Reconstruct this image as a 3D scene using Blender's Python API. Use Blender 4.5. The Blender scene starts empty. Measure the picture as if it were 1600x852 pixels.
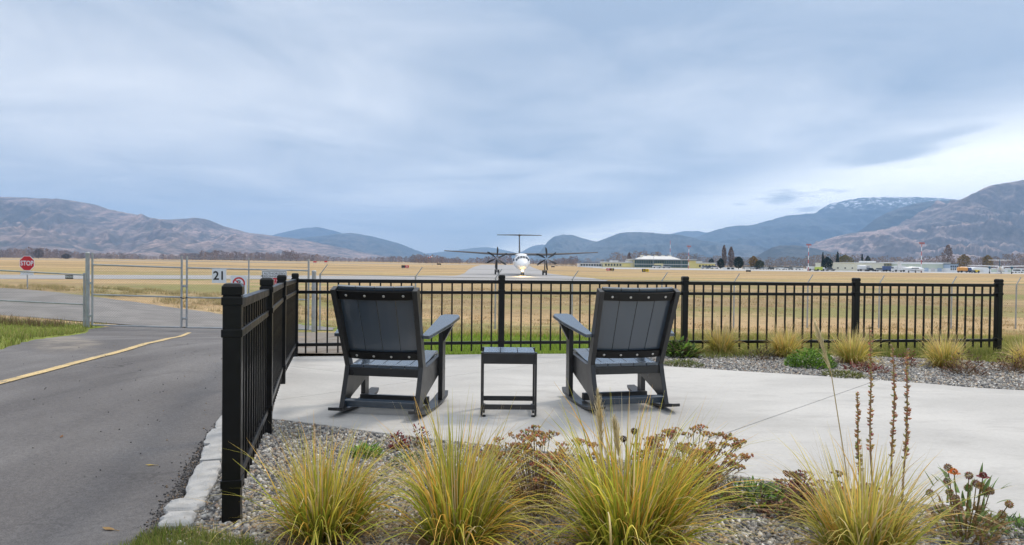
import bpy, math, random
import numpy as np
from mathutils import Vector, Matrix, Euler

random.seed(7)
rng = np.random.default_rng(7)
scn = bpy.context.scene
COL = scn.collection

# ------------------------------------------------------------------ camera
EYE = 1.07                       # camera height above the ground under it
FPX = 1067.0                     # focal length in photograph pixels (1600 wide) = 24 mm
PITCH = math.radians(0.86)       # looking slightly down
ROLL = math.radians(0.65)        # photograph is tilted a little
cam_d = bpy.data.cameras.new('camera')
cam_d.lens = 24.0
cam_d.sensor_width = 36.0
cam_d.sensor_fit = 'HORIZONTAL'
cam_d.clip_start = 0.05
cam_d.clip_end = 90000.0
cam = bpy.data.objects.new('camera', cam_d)
COL.objects.link(cam)
cam.location = (0, 0, EYE)
cam.rotation_mode = 'QUATERNION'
cam.rotation_quaternion = (Matrix.Rotation(math.radians(90) - PITCH, 3, 'X') @ Matrix.Rotation(ROLL, 3, 'Z')).to_quaternion()
scn.camera = cam

# ------------------------------------------------------------------ exposure / colour
scn.view_settings.view_transform = 'Standard'
scn.view_settings.look = 'None'
scn.view_settings.gamma = 1.0
scn.view_settings.use_curve_mapping = False
scn.view_settings.exposure = 0.47
scn.cycles.max_bounces = 6
scn.cycles.diffuse_bounces = 3
scn.cycles.glossy_bounces = 3
scn.cycles.transparent_max_bounces = 8
scn.cycles.volume_bounces = 1
scn.cycles.use_denoising = True
scn.cycles.sample_clamp_indirect = 4.0

# ------------------------------------------------------------------ sun and sky
SUN_AZ = math.radians(48)        # to the right of straight ahead
SUN_EL = math.radians(48)
sd = bpy.data.lights.new('sun', 'SUN')
sd.energy = 1.5
sd.angle = math.radians(12)
sd.color = (1.0, 0.90, 0.77)
sun = bpy.data.objects.new('sun', sd)
COL.objects.link(sun)
sdir = Vector((math.sin(SUN_AZ) * math.cos(SUN_EL), math.cos(SUN_AZ) * math.cos(SUN_EL), math.sin(SUN_EL)))
sun.rotation_euler = (-sdir).to_track_quat('-Z', 'Y').to_euler()
sun.location = (0, 0, 50)

world = bpy.data.worlds.new('World')
scn.world = world
world.use_nodes = True


class NT:
    """small helper to write node trees"""
    def __init__(s, tree):
        s.t = tree
        s.n = tree.nodes
        s.l = tree.links
    def new(s, kind, **kw):
        nd = s.n.new(kind)
        for k, v in kw.items():
            setattr(nd, k, v)
        return nd
    def put(s, sock, v):
        if isinstance(v, bpy.types.NodeSocket):
            s.l.new(v, sock)
        elif v is not None:
            if sock.type == 'RGBA' and not hasattr(v, '__len__'):
                v = (v, v, v, 1)
            elif sock.type == 'RGBA' and len(v) == 3:
                v = (*v, 1)
            sock.default_value = v
    def math(s, op, a, b=None, c=None, clamp=False):
        nd = s.new('ShaderNodeMath', operation=op)
        nd.use_clamp = clamp
        s.put(nd.inputs[0], a)
        if b is not None: s.put(nd.inputs[1], b)
        if c is not None: s.put(nd.inputs[2], c)
        return nd.outputs[0]
    def smooth(s, x, a, b, to0=0.0, to1=1.0):
        nd = s.new('ShaderNodeMapRange', interpolation_type='SMOOTHSTEP')
        s.put(nd.inputs[0], x); nd.inputs[1].default_value = a; nd.inputs[2].default_value = b
        nd.inputs[3].default_value = to0; nd.inputs[4].default_value = to1
        return nd.outputs[0]
    def mix(s, f, a, b, blend='MIX'):
        nd = s.new('ShaderNodeMix', data_type='RGBA', blend_type=blend)
        s.put(nd.inputs[0], f); s.put(nd.inputs[6], a); s.put(nd.inputs[7], b)
        return nd.outputs[2]
    def noise(s, vec, scale, detail=4.0, rough=0.55, dist=0.0):
        nd = s.new('ShaderNodeTexNoise')
        if vec is not None: s.l.new(vec, nd.inputs['Vector'])
        nd.inputs['Scale'].default_value = scale; nd.inputs['Detail'].default_value = detail
        nd.inputs['Roughness'].default_value = rough; nd.inputs['Distortion'].default_value = dist
        return nd.outputs[0]
    def mapping(s, vec, scale=(1, 1, 1), loc=(0, 0, 0), rot=(0, 0, 0)):
        nd = s.new('ShaderNodeMapping')
        s.l.new(vec, nd.inputs[0]); nd.inputs[1].default_value = loc
        nd.inputs[2].default_value = rot; nd.inputs[3].default_value = scale
        return nd.outputs[0]


def build_world():
    nt = NT(world.node_tree)
    for nd in list(nt.n): nt.n.remove(nd)
    sky = nt.new('ShaderNodeTexSky', sky_type='NISHITA')
    sky.sun_disc = False
    sky.sun_elevation = SUN_EL
    sky.sun_rotation = SUN_AZ
    sky.altitude = 350
    tc = nt.new('ShaderNodeTexCoord').outputs['Generated']
    sep = nt.new('ShaderNodeSeparateXYZ'); nt.l.new(tc, sep.inputs[0])
    x, y, z = sep.outputs
    zz = nt.math('MAXIMUM', z, 0.0)
    zc = nt.math('ADD', zz, 0.055)
    u = nt.math('DIVIDE', x, zc)          # where the view ray meets a high, gently curved cloud deck
    v = nt.math('DIVIDE', y, zc)
    cmb = nt.new('ShaderNodeCombineXYZ'); nt.put(cmb.inputs[0], u); nt.put(cmb.inputs[1], v)
    deck = cmb.outputs[0]
    n1 = nt.noise(nt.mapping(deck, (0.30, 0.30, 1), (3.1, 1.7, 0), (0, 0, 0.35)), 1.0, 4, 0.5, 0.5)
    n2 = nt.noise(nt.mapping(deck, (0.85, 0.8, 1), (0.3, 5.2, 0), (0, 0, 0.6)), 1.0, 6, 0.6, 0.6)
    n3 = nt.noise(nt.mapping(deck, (0.14, 0.10, 1), (8.4, 2.2, 0)), 1.0, 2, 0.5)
    far = nt.smooth(z, 0.0, 0.10)         # detail melts into haze low down
    edge = nt.math('ADD', u, nt.math('MULTIPLY', v, 0.28))
    edge = nt.math('ADD', edge, nt.math('MULTIPLY', nt.math('SUBTRACT', n1, 0.5), 1.2))
    edge = nt.math('ADD', edge, nt.math('MULTIPLY', nt.math('SUBTRACT', n2, 0.5), 0.5))
    opening = nt.smooth(edge, 2.75, 4.35)
    left_thin = nt.smooth(nt.math('ADD', u, nt.math('MULTIPLY', nt.math('SUBTRACT', n3, 0.5), 2.0)), -0.1, -2.6)
    belt = nt.math('SUBTRACT', 1.0, nt.math('MULTIPLY', left_thin, 0.8))
    tex = nt.math('ADD', nt.math('MULTIPLY', n1, 0.55), nt.math('MULTIPLY', n2, 0.45))
    tex = nt.math('MULTIPLY', nt.math('SUBTRACT', tex, 0.5), nt.math('MULTIPLY_ADD', far, 3.0, 0.2))
    dens = nt.math('ADD', nt.math('MULTIPLY', belt, 0.55), tex)
    dens = nt.math('ADD', dens, 0.14, clamp=True)
    deck_col = nt.mix(dens, (0.78, 0.80, 0.84), (0.31, 0.385, 0.50))
    thin_col = nt.mix(nt.math('MULTIPLY', nt.smooth(n2, 0.50, 0.72), 0.5), (1.32, 1.29, 1.21), (0.86, 0.88, 0.91))
    # a few small dark scraps hanging low under the opening
    n4 = nt.noise(nt.mapping(deck, (0.55, 0.42, 1), (1.3, 4.4, 0)), 1.0, 4, 0.55, 0.3)
    scraps = nt.math('MULTIPLY', nt.smooth(n4, 0.56, 0.64), far)
    thin_col = nt.mix(nt.math('MULTIPLY', scraps, 0.8), thin_col, (0.36, 0.43, 0.52))
    cloud = nt.mix(opening, deck_col, thin_col)
    # overcast skies brighten smoothly towards the zenith
    up = nt.math('ADD', 0.96, nt.math('MULTIPLY', nt.smooth(z, 0.25, 0.95), 0.85))
    cloud = nt.mix(nt.math('MULTIPLY', nt.smooth(z, 0.30, 0.9), 0.75), cloud, (0.62, 0.61, 0.59))
    cmul = nt.new('ShaderNodeVectorMath', operation='SCALE')
    nt.l.new(cloud, cmul.inputs[0]); nt.put(cmul.inputs[3], up)
    bg1 = nt.new('ShaderNodeBackground'); nt.l.new(cmul.outputs[0], bg1.inputs[0]); bg1.inputs[1].default_value = 1.0
    bg2 = nt.new('ShaderNodeBackground'); nt.l.new(sky.outputs[0], bg2.inputs[0]); bg2.inputs[1].default_value = 0.07
    ms = nt.new('ShaderNodeMixShader'); ms.inputs[0].default_value = 0.9
    nt.l.new(bg2.outputs[0], ms.inputs[1]); nt.l.new(bg1.outputs[0], ms.inputs[2])
    out = nt.new('ShaderNodeOutputWorld'); nt.l.new(ms.outputs[0], out.inputs[0])


build_world()

# ------------------------------------------------------------------ helpers: pixels to rays, ground height
def ray(px, py):
    u = (px - 800) / FPX; v = -(py - 426) / FPX
    c, s = math.cos(ROLL), math.sin(ROLL)
    u2 = u * c - v * s; v2 = u * s + v * c
    yy = math.cos(PITCH) + v2 * math.sin(PITCH); zz = -math.sin(PITCH) + v2 * math.cos(PITCH)
    return u2 / yy, zz / yy

def at(px, py, Y):
    a, b = ray(px, py)
    return Vector((a * Y, Y, EYE + b * Y))

FIELD = EYE - 2.35               # level of the airfield

def plane_z(x, y):
    return EYE - (1.069 - 0.0019 * x + 0.0104 * y)

_ctrl = []
for yy in (2, 4.5, 7, 9.5):
    for xx in (-9, -5, -1, 3, 7, 11):
        _ctrl.append((xx, yy, plane_z(xx, yy)))
for xx, yy, g in ((-12.9, 20.6, 2.12), (-6.3, 21.2, 2.24), (-16, 20.3, 1.95), (-17.5, 25, 1.92), (-25, 36, 1.74), (-12.2, 29, 2.36),
                  (-6.3, 23, 2.33), (2.4, 25.5, 2.45), (10, 26.7, 2.5), (18, 27.8, 2.53), (27, 29, 2.53), (-9, 18.5, 2.02), (-11, 18, 1.98),
                  (0, 16, 1.75), (8, 16, 1.72), (16, 16, 1.7), (-7, 14, 1.62), (-14, 14, 1.55), (-22, 20, 1.8), (-30, 28, 1.7),
                  (-38, 45, 1.85), (-18, 45, 2.3), (0, 45, 2.47), (20, 45, 2.45), (40, 45, 2.4), (-60, 70, 2.35), (-20, 70, 2.35), (20, 70, 2.35),
                  (60, 70, 2.35), (-45, 30, 1.7), (45, 20, 2.0)):
    _ctrl.append((xx, yy, EYE - g))
_ctrl = np.array(_ctrl)
def _tps(r2):
    return np.where(r2 > 1e-9, 0.5 * r2 * np.log(np.maximum(r2, 1e-9)), 0.0)
def _tps_fit():
    P = _ctrl[:, :2]; n = len(P)
    d2 = ((P[:, None] - P[None]) ** 2).sum(-1)
    A = np.zeros((n + 3, n + 3)); A[:n, :n] = _tps(d2) + np.eye(n) * 0.5
    A[:n, n] = 1; A[:n, n + 1:] = P; A[n, :n] = 1; A[n + 1:, :n] = P.T
    b = np.zeros(n + 3); b[:n] = _ctrl[:, 2]
    return np.linalg.solve(A, b)
_w = _tps_fit()
def _ss(x, a, b):
    t = np.clip((x - a) / (b - a), 0, 1)
    return t * t * (3 - 2 * t)
def ground_np(x, y):
    x = np.asarray(x, float); y = np.asarray(y, float)
    P = _ctrl[:, :2]; n = len(P)
    xc = np.clip(x, -60, 60); yc = np.clip(y, 0, 75)
    d2 = (xc[..., None] - P[:, 0]) ** 2 + (yc[..., None] - P[:, 1]) ** 2
    t = _tps(d2) @ _w[:n] + _w[n] + _w[n + 1] * xc + _w[n + 2] * yc
    a = _ss(y, 10.0, 12.5)
    near = np.where(np.abs(x) < 40, plane_z(x, y), plane_z(np.clip(x, -40, 40), y))
    z = near * (1 - a) + t * a
    # the drive falls evenly towards the gate
    fall = EYE - np.interp(y, [7.5, 8, 9, 10, 11, 12, 14, 16, 19], [165.5, 155.5, 141.0, 133.0, 128.6, 125.8, 122.6, 120.0, 115.9]) * y / FPX
    k = _ss(-x, 2.6, 3.4) * (1 - _ss(-x, 30, 40)) * _ss(y, 7.5, 8.2) * (1 - _ss(y, 18.5, 20.0))
    z = z * (1 - k) + np.minimum(z, fall) * k
    b = np.maximum(_ss(y, 55, 72), _ss(np.abs(x), 45, 60) * _ss(y, 12, 40))
    return z * (1 - b) + FIELD * b
def gz(x, y):
    return float(ground_np(np.array([x]), np.array([y]))[0])
def on_ground(px, py, lift=0.0):
    """where the ray through a picture point meets the ground"""
    a, b = ray(px, py)
    lo, hi = 1.5, 900.0
    Y = lo
    prev = lo
    while Y < hi:
        if EYE + b * Y < gz(a * Y, Y): break
        prev = Y; Y *= 1.03
    lo, hi = prev, Y
    for _ in range(24):
        m = 0.5 * (lo + hi)
        if EYE + b * m < gz(a * m, m): hi = m
        else: lo = m
    return Vector((a * hi, hi, gz(a * hi, hi) + lift))

# ------------------------------------------------------------------ helpers: meshes and objects
class MB:
    def __init__(s):
        s.v = []; s.f = []; s.c = []
    def add(s, verts, faces, col=None):
        o = len(s.v)
        s.v += [tuple(p) for p in verts]
        s.f += [tuple(i + o for i in f) for f in faces]
        if col is not None: s.c += [col] * len(verts)
        return s
    def box(s, c, size, rot=None, col=None):
        hx, hy, hz = size[0] / 2, size[1] / 2, size[2] / 2
        pts = [Vector((a * hx, b * hy, d * hz)) for d in (-1, 1) for b in (-1, 1) for a in (-1, 1)]
        if rot is not None:
            m = rot if isinstance(rot, Matrix) else Euler(rot).to_matrix()
            pts = [m @ p for p in pts]
        c = Vector(c)
        return s.add([p + c for p in pts], [(0, 2, 3, 1), (4, 5, 7, 6), (0, 1, 5, 4), (2, 6, 7, 3), (0, 4, 6, 2), (1, 3, 7, 5)], col)
    def bar(s, p0, p1, w, h, up=(0, 0, 1), col=None):
        """rectangular bar from p0 to p1: w across, h along up"""
        p0 = Vector(p0); p1 = Vector(p1); d = (p1 - p0).normalized(); up = Vector(up)
        sx = d.cross(up)
        if sx.length < 1e-6: sx = Vector((1, 0, 0))
        sx.normalize(); uz = sx.cross(d).normalized()
        pts = []
        for p in (p0, p1):
            for a, b in ((-1, -1), (1, -1), (1, 1), (-1, 1)):
                pts.append(p + sx * (a * w / 2) + uz * (b * h / 2))
        return s.add(pts, [(3, 2, 1, 0), (4, 5, 6, 7), (0, 1, 5, 4), (1, 2, 6, 5), (2, 3, 7, 6), (3, 0, 4, 7)], col)
    def tube(s, pts, r, n=8, caps=True, col=None):
        pts = [Vector(p) for p in pts]
        rs = r if hasattr(r, '__len__') else [r] * len(pts)
        out = []; faces = []
        d0 = (pts[1] - pts[0]).normalized()
        ref = Vector((0, 0, 1)) if abs(d0.z) < 0.9 else Vector((1, 0, 0))
        for i, p in enumerate(pts):
            d = (pts[min(i + 1, len(pts) - 1)] - pts[max(i - 1, 0)]).normalized()
            sx = d.cross(ref).normalized(); sy = sx.cross(d).normalized()
            for k in range(n):
                a = 2 * math.pi * k / n
                out.append(p + (sx * math.cos(a) + sy * math.sin(a)) * rs[i])
        for i in range(len(pts) - 1):
            for k in range(n):
                a = i * n + k; b = i * n + (k + 1) % n
                faces.append((a, b, b + n, a + n))
        if caps:
            faces.append(tuple(reversed(range(n)))); faces.append(tuple((len(pts) - 1) * n + k for k in range(n)))
        return s.add(out, faces, col)
    def lathe(s, prof, c=(0, 0, 0), n=12, col=None):
        c = Vector(c); out = []; faces = []
        for r, z in prof:
            for k in range(n):
                a = 2 * math.pi * k / n
                out.append(c + Vector((r * math.cos(a), r * math.sin(a), z)))
        for i in range(len(prof) - 1):
            for k in range(n):
                a = i * n + k; b = i * n + (k + 1) % n
                faces.append((a, b, b + n, a + n))
        faces.append(tuple(reversed(range(n)))); faces.append(tuple((len(prof) - 1) * n + k for k in range(n)))
        return s.add(out, faces, col)
    def prism(s, poly, off, col=None):
        """polygon (3D points) pushed along off"""
        n = len(poly); off = Vector(off)
        pts = [Vector(p) for p in poly]
        pts += [p + off for p in pts[:n]]
        faces = [tuple(reversed(range(n))), tuple(range(n, 2 * n))]
        for k in range(n):
            faces.append((k, (k + 1) % n, n + (k + 1) % n, n + k))
        return s.add(pts, faces, col)
    def build(s, name, mat, parent=None, smooth=False, bevel=0.0):
        me = bpy.data.meshes.new(name)
        me.from_pydata(s.v, [], s.f)
        if s.c:
            at_ = me.color_attributes.new('tint', 'FLOAT_COLOR', 'POINT')
            arr = np.ones((len(s.v), 4), np.float32); arr[:, :3] = np.array(s.c, np.float32)[:, :3]
            at_.data.foreach_set('color', arr.ravel())
        me.update()
        return link(name, me, mat, parent, smooth, bevel)

def link(name, me, mat, parent=None, smooth=False, bevel=0.0):
    o = bpy.data.objects.new(name, me)
    COL.objects.link(o)
    if mat is not None: me.materials.append(mat)
    if smooth: me.polygons.foreach_set('use_smooth', [True] * len(me.polygons))
    if bevel > 0:
        m = o.modifiers.new('bevel', 'BEVEL'); m.width = bevel; m.segments = 2; m.limit_method = 'ANGLE'; m.angle_limit = math.radians(40)
        m.harden_normals = False
    if parent is not None: o.parent = parent
    return o

def np_mesh(name, V, F, mat, parent=None, col=None, smooth=False):
    """V (n,3), F (m,k) arrays"""
    me = bpy.data.meshes.new(name)
    V = np.ascontiguousarray(V, np.float32); F = np.ascontiguousarray(F, np.int32)
    m, k = F.shape
    me.vertices.add(len(V)); me.vertices.foreach_set('co', V.ravel())
    me.loops.add(m * k); me.loops.foreach_set('vertex_index', F.ravel())
    me.polygons.add(m); me.polygons.foreach_set('loop_start', np.arange(0, m * k, k, dtype=np.int32))
    if smooth: me.polygons.foreach_set('use_smooth', np.ones(m, bool))
    if col is not None:
        a = me.color_attributes.new('tint', 'FLOAT_COLOR', 'POINT')
        arr = np.ones((len(V), 4), np.float32); arr[:, :3] = col
        a.data.foreach_set('color', arr.ravel())
    me.update(calc_edges=True); me.validate()
    return link(name, me, mat, parent)

def tag(o, label=None, cat=None, group=None, kind=None):
    if label: o['label'] = label
    if cat: o['category'] = cat
    if group: o['group'] = group
    if kind: o['kind'] = kind
    return o

def thing(name, label, cat, loc=(0, 0, 0), rz=0.0, group=None):
    o = bpy.data.objects.new(name, None)
    o.empty_display_size = 0.2
    COL.objects.link(o)
    o.location = loc; o.rotation_euler = (0, 0, rz)
    return tag(o, label, cat, group)

def copy_tree(o, parent=None):
    c = o.copy(); COL.objects.link(c)
    if parent is not None:
        c.parent = parent
    for ch in list(o.children): copy_tree(ch, c)
    return c

# ------------------------------------------------------------------ materials
def material(name, col, rough=0.6, spec=0.5, metal=0.0, var=0.0, var_scale=8.0, bump=0.0, bump_scale=60.0, attr=False, col2=None, island=0.0, coat=0.0, stretch=(1, 1, 1), emit=None):
    m = bpy.data.materials.new(name); m.use_nodes = True
    nt = NT(m.node_tree); bs = nt.n['Principled BSDF']
    bs.inputs['Roughness'].default_value = rough
    bs.inputs['Specular IOR Level'].default_value = spec
    bs.inputs['Metallic'].default_value = metal
    bs.inputs['Coat Weight'].default_value = coat
    bs.inputs['Coat Roughness'].default_value = 0.2
    base = (*col, 1) if col is not None else (1, 1, 1, 1)
    cur = None
    if attr:
        a = nt.new('ShaderNodeVertexColor'); a.layer_name = 'tint'; cur = a.outputs[0]
    vec = None
    if var or bump or col2:
        vec = nt.mapping(nt.new('ShaderNodeTexCoord').outputs['Object'], stretch)
    if col2 is not None:
        n = nt.noise(vec, var_scale, 5, 0.6)
        cur = nt.mix(nt.smooth(n, 0.35, 0.65), base, (*col2, 1))
    elif var:
        n = nt.noise(vec, var_scale, 5, 0.6)
        k = nt.smooth(n, 0.25, 0.75, 1 - var, 1 + var)
        vm = nt.new('ShaderNodeVectorMath', operation='SCALE')
        if cur is None: vm.inputs[0].default_value = base[:3]
        else: nt.l.new(cur, vm.inputs[0])
        nt.put(vm.inputs[3], k); cur = vm.outputs[0]
        bs_r = nt.smooth(n, 0.2, 0.8, max(rough - 0.08, 0.02), min(rough + 0.08, 1)); nt.l.new(bs_r, bs.inputs['Roughness'])
    if island:
        g = nt.new('ShaderNodeNewGeometry')
        k = nt.math('MULTIPLY_ADD', g.outputs['Random Per Island'], 2 * island, 1 - island)
        vm = nt.new('ShaderNodeVectorMath', operation='SCALE')
        if cur is None: vm.inputs[0].default_value = base[:3]
        else: nt.l.new(cur, vm.inputs[0])
        nt.put(vm.inputs[3], k); cur = vm.outputs[0]
    if cur is None: bs.inputs['Base Color'].default_value = base
    else: nt.l.new(cur, bs.inputs['Base Color'])
    if bump:
        n = nt.noise(vec, bump_scale, 4, 0.6)
        b = nt.new('ShaderNodeBump'); b.inputs['Strength'].default_value = bump; b.inputs['Distance'].default_value = 0.01
        nt.l.new(n, b.inputs['Height']); nt.l.new(b.outputs[0], bs.inputs['Normal'])
    if emit:
        bs.inputs['Emission Color'].default_value = (*emit[0], 1); bs.inputs['Emission Strength'].default_value = emit[1]
    return m

M = {}
M['black'] = material('black_powder_coat', (0.005, 0.005, 0.0055), 0.36, 0.32, var=0.2, var_scale=14, bump=0.05, bump_scale=300)
M['frame'] = material('dark_recycled_plastic', (0.030, 0.030, 0.031), 0.34, 0.45, var=0.12, var_scale=10, bump=0.05, bump_scale=220)
M['slate'] = material('slate_blue_plastic', (0.056, 0.076, 0.102), 0.21, 0.75, var=0.03, var_scale=1.5, coat=0.6)
M['steel'] = material('bolt_steel', (0.62, 0.60, 0.56), 0.35, metal=0.9)
M['galv'] = material('galvanised_steel', (0.36, 0.38, 0.40), 0.5, metal=0.35, var=0.15, var_scale=6)
M['wire'] = material('galvanised_wire', (0.30, 0.31, 0.32), 0.55, metal=0.3)
M['sign_white'] = material('sign_white', (0.72, 0.75, 0.80), 0.4, var=0.04)
M['sign_red'] = material('sign_red', (0.52, 0.012, 0.022), 0.4, var=0.06)
M['sign_black'] = material('sign_black', (0.012, 0.012, 0.016), 0.5)
M['sign_yellow'] = material('sign_yellow', (0.75, 0.52, 0.01), 0.5)
M['sign_green'] = material('sign_green', (0.02, 0.12, 0.09), 0.5)
M['white'] = material('white_paint', (0.78, 0.79, 0.80), 0.35, var=0.03)
M['rubber'] = material('rubber', (0.02, 0.02, 0.02), 0.8)
M['glass'] = material('dark_glass', (0.02, 0.03, 0.04), 0.1, 0.6)
M['grass_attr'] = material('grass_blades', None, 0.55, 0.25, attr=True, island=0.25)
M['plant_attr'] = material('plant_matter', None, 0.7, 0.2, attr=True, island=0.2)
def thin_leaf(m, k):
    """let light pass through thin leaves"""
    nt = NT(m.node_tree); bs = nt.n['Principled BSDF']; out = nt.n['Material Output']
    tr = nt.new('ShaderNodeBsdfTranslucent'); nt.l.new(bs.inputs['Base Color'].links[0].from_socket, tr.inputs[0])
    mx = nt.new('ShaderNodeMixShader'); mx.inputs[0].default_value = k
    nt.l.new(bs.outputs[0], mx.inputs[1]); nt.l.new(tr.outputs[0], mx.inputs[2]); nt.l.new(mx.outputs[0], out.inputs[0])
thin_leaf(M['grass_attr'], 0.40)
thin_leaf(M['plant_attr'], 0.22)

# ================================================================== THE SETTING
def geo_line(a, b, n):
    return list(np.geomspace(a, b, n))

def ground_material():
    m = bpy.data.materials.new('dry_field'); m.use_nodes = True
    nt = NT(m.node_tree); bs = nt.n['Principled BSDF']
    bs.inputs['Roughness'].default_value = 0.95; bs.inputs['Specular IOR Level'].default_value = 0.1
    oc = nt.new('ShaderNodeTexCoord').outputs['Object']
    sep = nt.new('ShaderNodeSeparateXYZ'); nt.l.new(oc, sep.inputs[0])
    rows = nt.noise(nt.mapping(oc, (0.006, 0.07, 1), rot=(0, 0, 0.05)), 1.0, 6, 0.62)
    mid = nt.noise(nt.mapping(oc, (0.12, 0.35, 1)), 1.0, 5, 0.6, 0.4)
    fine = nt.noise(nt.mapping(oc, (2.5, 3.5, 2)), 1.0, 8, 0.68)
    wide = nt.noise(nt.mapping(oc, (0.0016, 0.014, 1), (2.0, 9.1, 0)), 1.0, 5, 0.65)
    rows = nt.math('MULTIPLY_ADD', nt.math('SUBTRACT', wide, 0.5), 0.9, rows)
    col = nt.mix(nt.smooth(rows, 0.40, 0.60), (0.50, 0.345, 0.185), (0.31, 0.225, 0.12))
    col = nt.mix(nt.math('MULTIPLY', nt.smooth(mid, 0.42, 0.66), 0.65), col, (0.46, 0.345, 0.19))
    # greener in damp patches of the nearer field
    nearband = nt.math('MULTIPLY', nt.smooth(sep.outputs[1], 10, 26), nt.smooth(sep.outputs[1], 170, 70))
    patch = nt.noise(nt.mapping(oc, (0.045, 0.13, 1), (7.3, 2.2, 0)), 1.0, 5, 0.6)
    col = nt.mix(nt.math('MULTIPLY', nt.math('MULTIPLY', nt.smooth(patch, 0.45, 0.58), nearband), 0.85), col, (0.24, 0.235, 0.085))
    a = nt.new('ShaderNodeVertexColor'); a.layer_name = 'tint'
    sa = nt.new('ShaderNodeSeparateColor'); nt.l.new(a.outputs[0], sa.inputs[0])
    g = nt.math('ADD', sa.outputs[0], nt.math('MULTIPLY', nt.math('SUBTRACT', mid, 0.5), 1.1))
    green = nt.mix(fine, (0.11, 0.16, 0.025), (0.24, 0.30, 0.055))
    col = nt.mix(nt.math('MULTIPLY', nt.smooth(g, 0.35, 0.75), 0.9), col, green)
    k = nt.smooth(fine, 0.28, 0.72, 0.72, 1.25)
    vm = nt.new('ShaderNodeVectorMath', operation='SCALE'); nt.l.new(col, vm.inputs[0]); nt.put(vm.inputs[3], k)
    nt.l.new(vm.outputs[0], bs.inputs['Base Color'])
    b = nt.new('ShaderNodeBump'); b.inputs['Strength'].default_value = 0.6; b.inputs['Distance'].default_value = 0.08
    nt.l.new(fine, b.inputs['Height']); nt.l.new(b.outputs[0], bs.inputs['Normal'])
    return m

FX = [-1.18, -1.59, -2.11, -2.60, -0.13, 2.27, 4.67, 6.84]      # feet of the black fence posts
FY = [2.89, 4.43, 6.26, 8.19, 8.66, 8.95, 9.26, 9.59]

def build_ground():
    xs = np.unique(np.round(np.concatenate([np.arange(0, 14, 0.35), np.arange(14, 62, 1.0), geo_line(62, 17000, 26)]), 3))
    xs = np.concatenate([-xs[:0:-1], xs])
    ys = np.concatenate([[-17000, -4000, -1000, -200, -60, -25], np.arange(-10, 9.6, 0.7), np.arange(9.6, 30, 0.3), np.arange(30, 80, 1.0), geo_line(80, 17000, 34)])
    X, Y = np.meshgrid(xs, ys)
    Z = ground_np(X, Y)
    Z = Z - 0.07 * (1 - _ss(Y, 10.0, 11.0))
    al = np.array([A_L(float(q)) for q in ys])[:, None]; ar = np.array([A_R(float(q)) for q in ys])[:, None]
    Z = Z - 0.07 * _ss(X - al, -0.1, 0.3) * _ss(ar - X, -0.1, 0.3) * _ss(Y, 10.0, 11.0) * (1 - _ss(Y, _road_end - 0.3, _road_end + 0.3))
    bumps = 0.03 * np.sin(X * 1.9 + 0.7 * Y) * np.sin(Y * 1.3 - 0.5 * X) * _ss(Y, 11, 14) * (1 - _ss(Y, 60, 80))
    Z = Z + np.where((X > -5), bumps, bumps * 0.1)
    nx, ny = len(xs), len(ys)
    V = np.stack([X, Y, Z], -1).reshape(-1, 3)
    i = np.arange(ny - 1)[:, None] * nx + np.arange(nx - 1)[None]
    F = np.stack([i, i + 1, i + nx + 1, i + nx], -1).reshape(-1, 4)
    lawn = (1 - _ss(Y, 10.4, 12.8)) * _ss(X, -2.0, -1.0)
    verge = _ss(-X, 5.5, 6.5) * _ss(Y, 6, 8) * (1 - _ss(Y, 20.5, 22.5)) * (1 - _ss(-X, 30, 40))
    strip = np.exp(-((Y - (26.5 - 0.9 * (X + 9.5))) / 1.6) ** 2) * _ss(-X, 4.5, 6.0) * _ss(X, -13, -11.5) * 0.9
    col = np.zeros((len(V), 3)); col[:, 0] = np.clip(lawn + verge + strip, 0, 1).reshape(-1)
    o = np_mesh('ground', V, F, ground_material(), col=col, smooth=True)
    tag(o, 'dry tan airfield grass stretching to the hills', kind='structure')

def ribbon(name, ys, xl, xr, mat, nx=24, lift=0.004, flat=None, jitter=0.0):
    """sheet lying on the ground between two edges given as x(y)"""
    V = []; F = []
    r = random.Random(hash(name) % 1000 if False else len(name))
    for y in ys:
        a = xl(y) + r.uniform(-jitter, jitter); b = xr(y) + r.uniform(-jitter, jitter)
        for k in range(nx + 1):
            x = a + (b - a) * k / nx
            V.append((x, y))
    A = np.array(V)
    z = ground_np(A[:, 0], A[:, 1]) + (lift(A[:, 1]) if callable(lift) else lift) if flat is None else np.full(len(A), flat)
    for j in range(len(ys) - 1):
        for k in range(nx):
            i = j * (nx + 1) + k
            F.append((i, i + 1, i + nx + 2, i + nx + 1))
    return np_mesh(name, np.c_[A, z], np.array(F), mat, smooth=True)

def interp(pts):
    p = np.array(sorted(pts))
    return lambda y: float(np.interp(y, p[:, 0], p[:, 1]))

def pts_from(px):
    out = []
    for x, y in px:
        g = on_ground(x, y); out.append((g.y, g.x))
    return out

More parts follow.
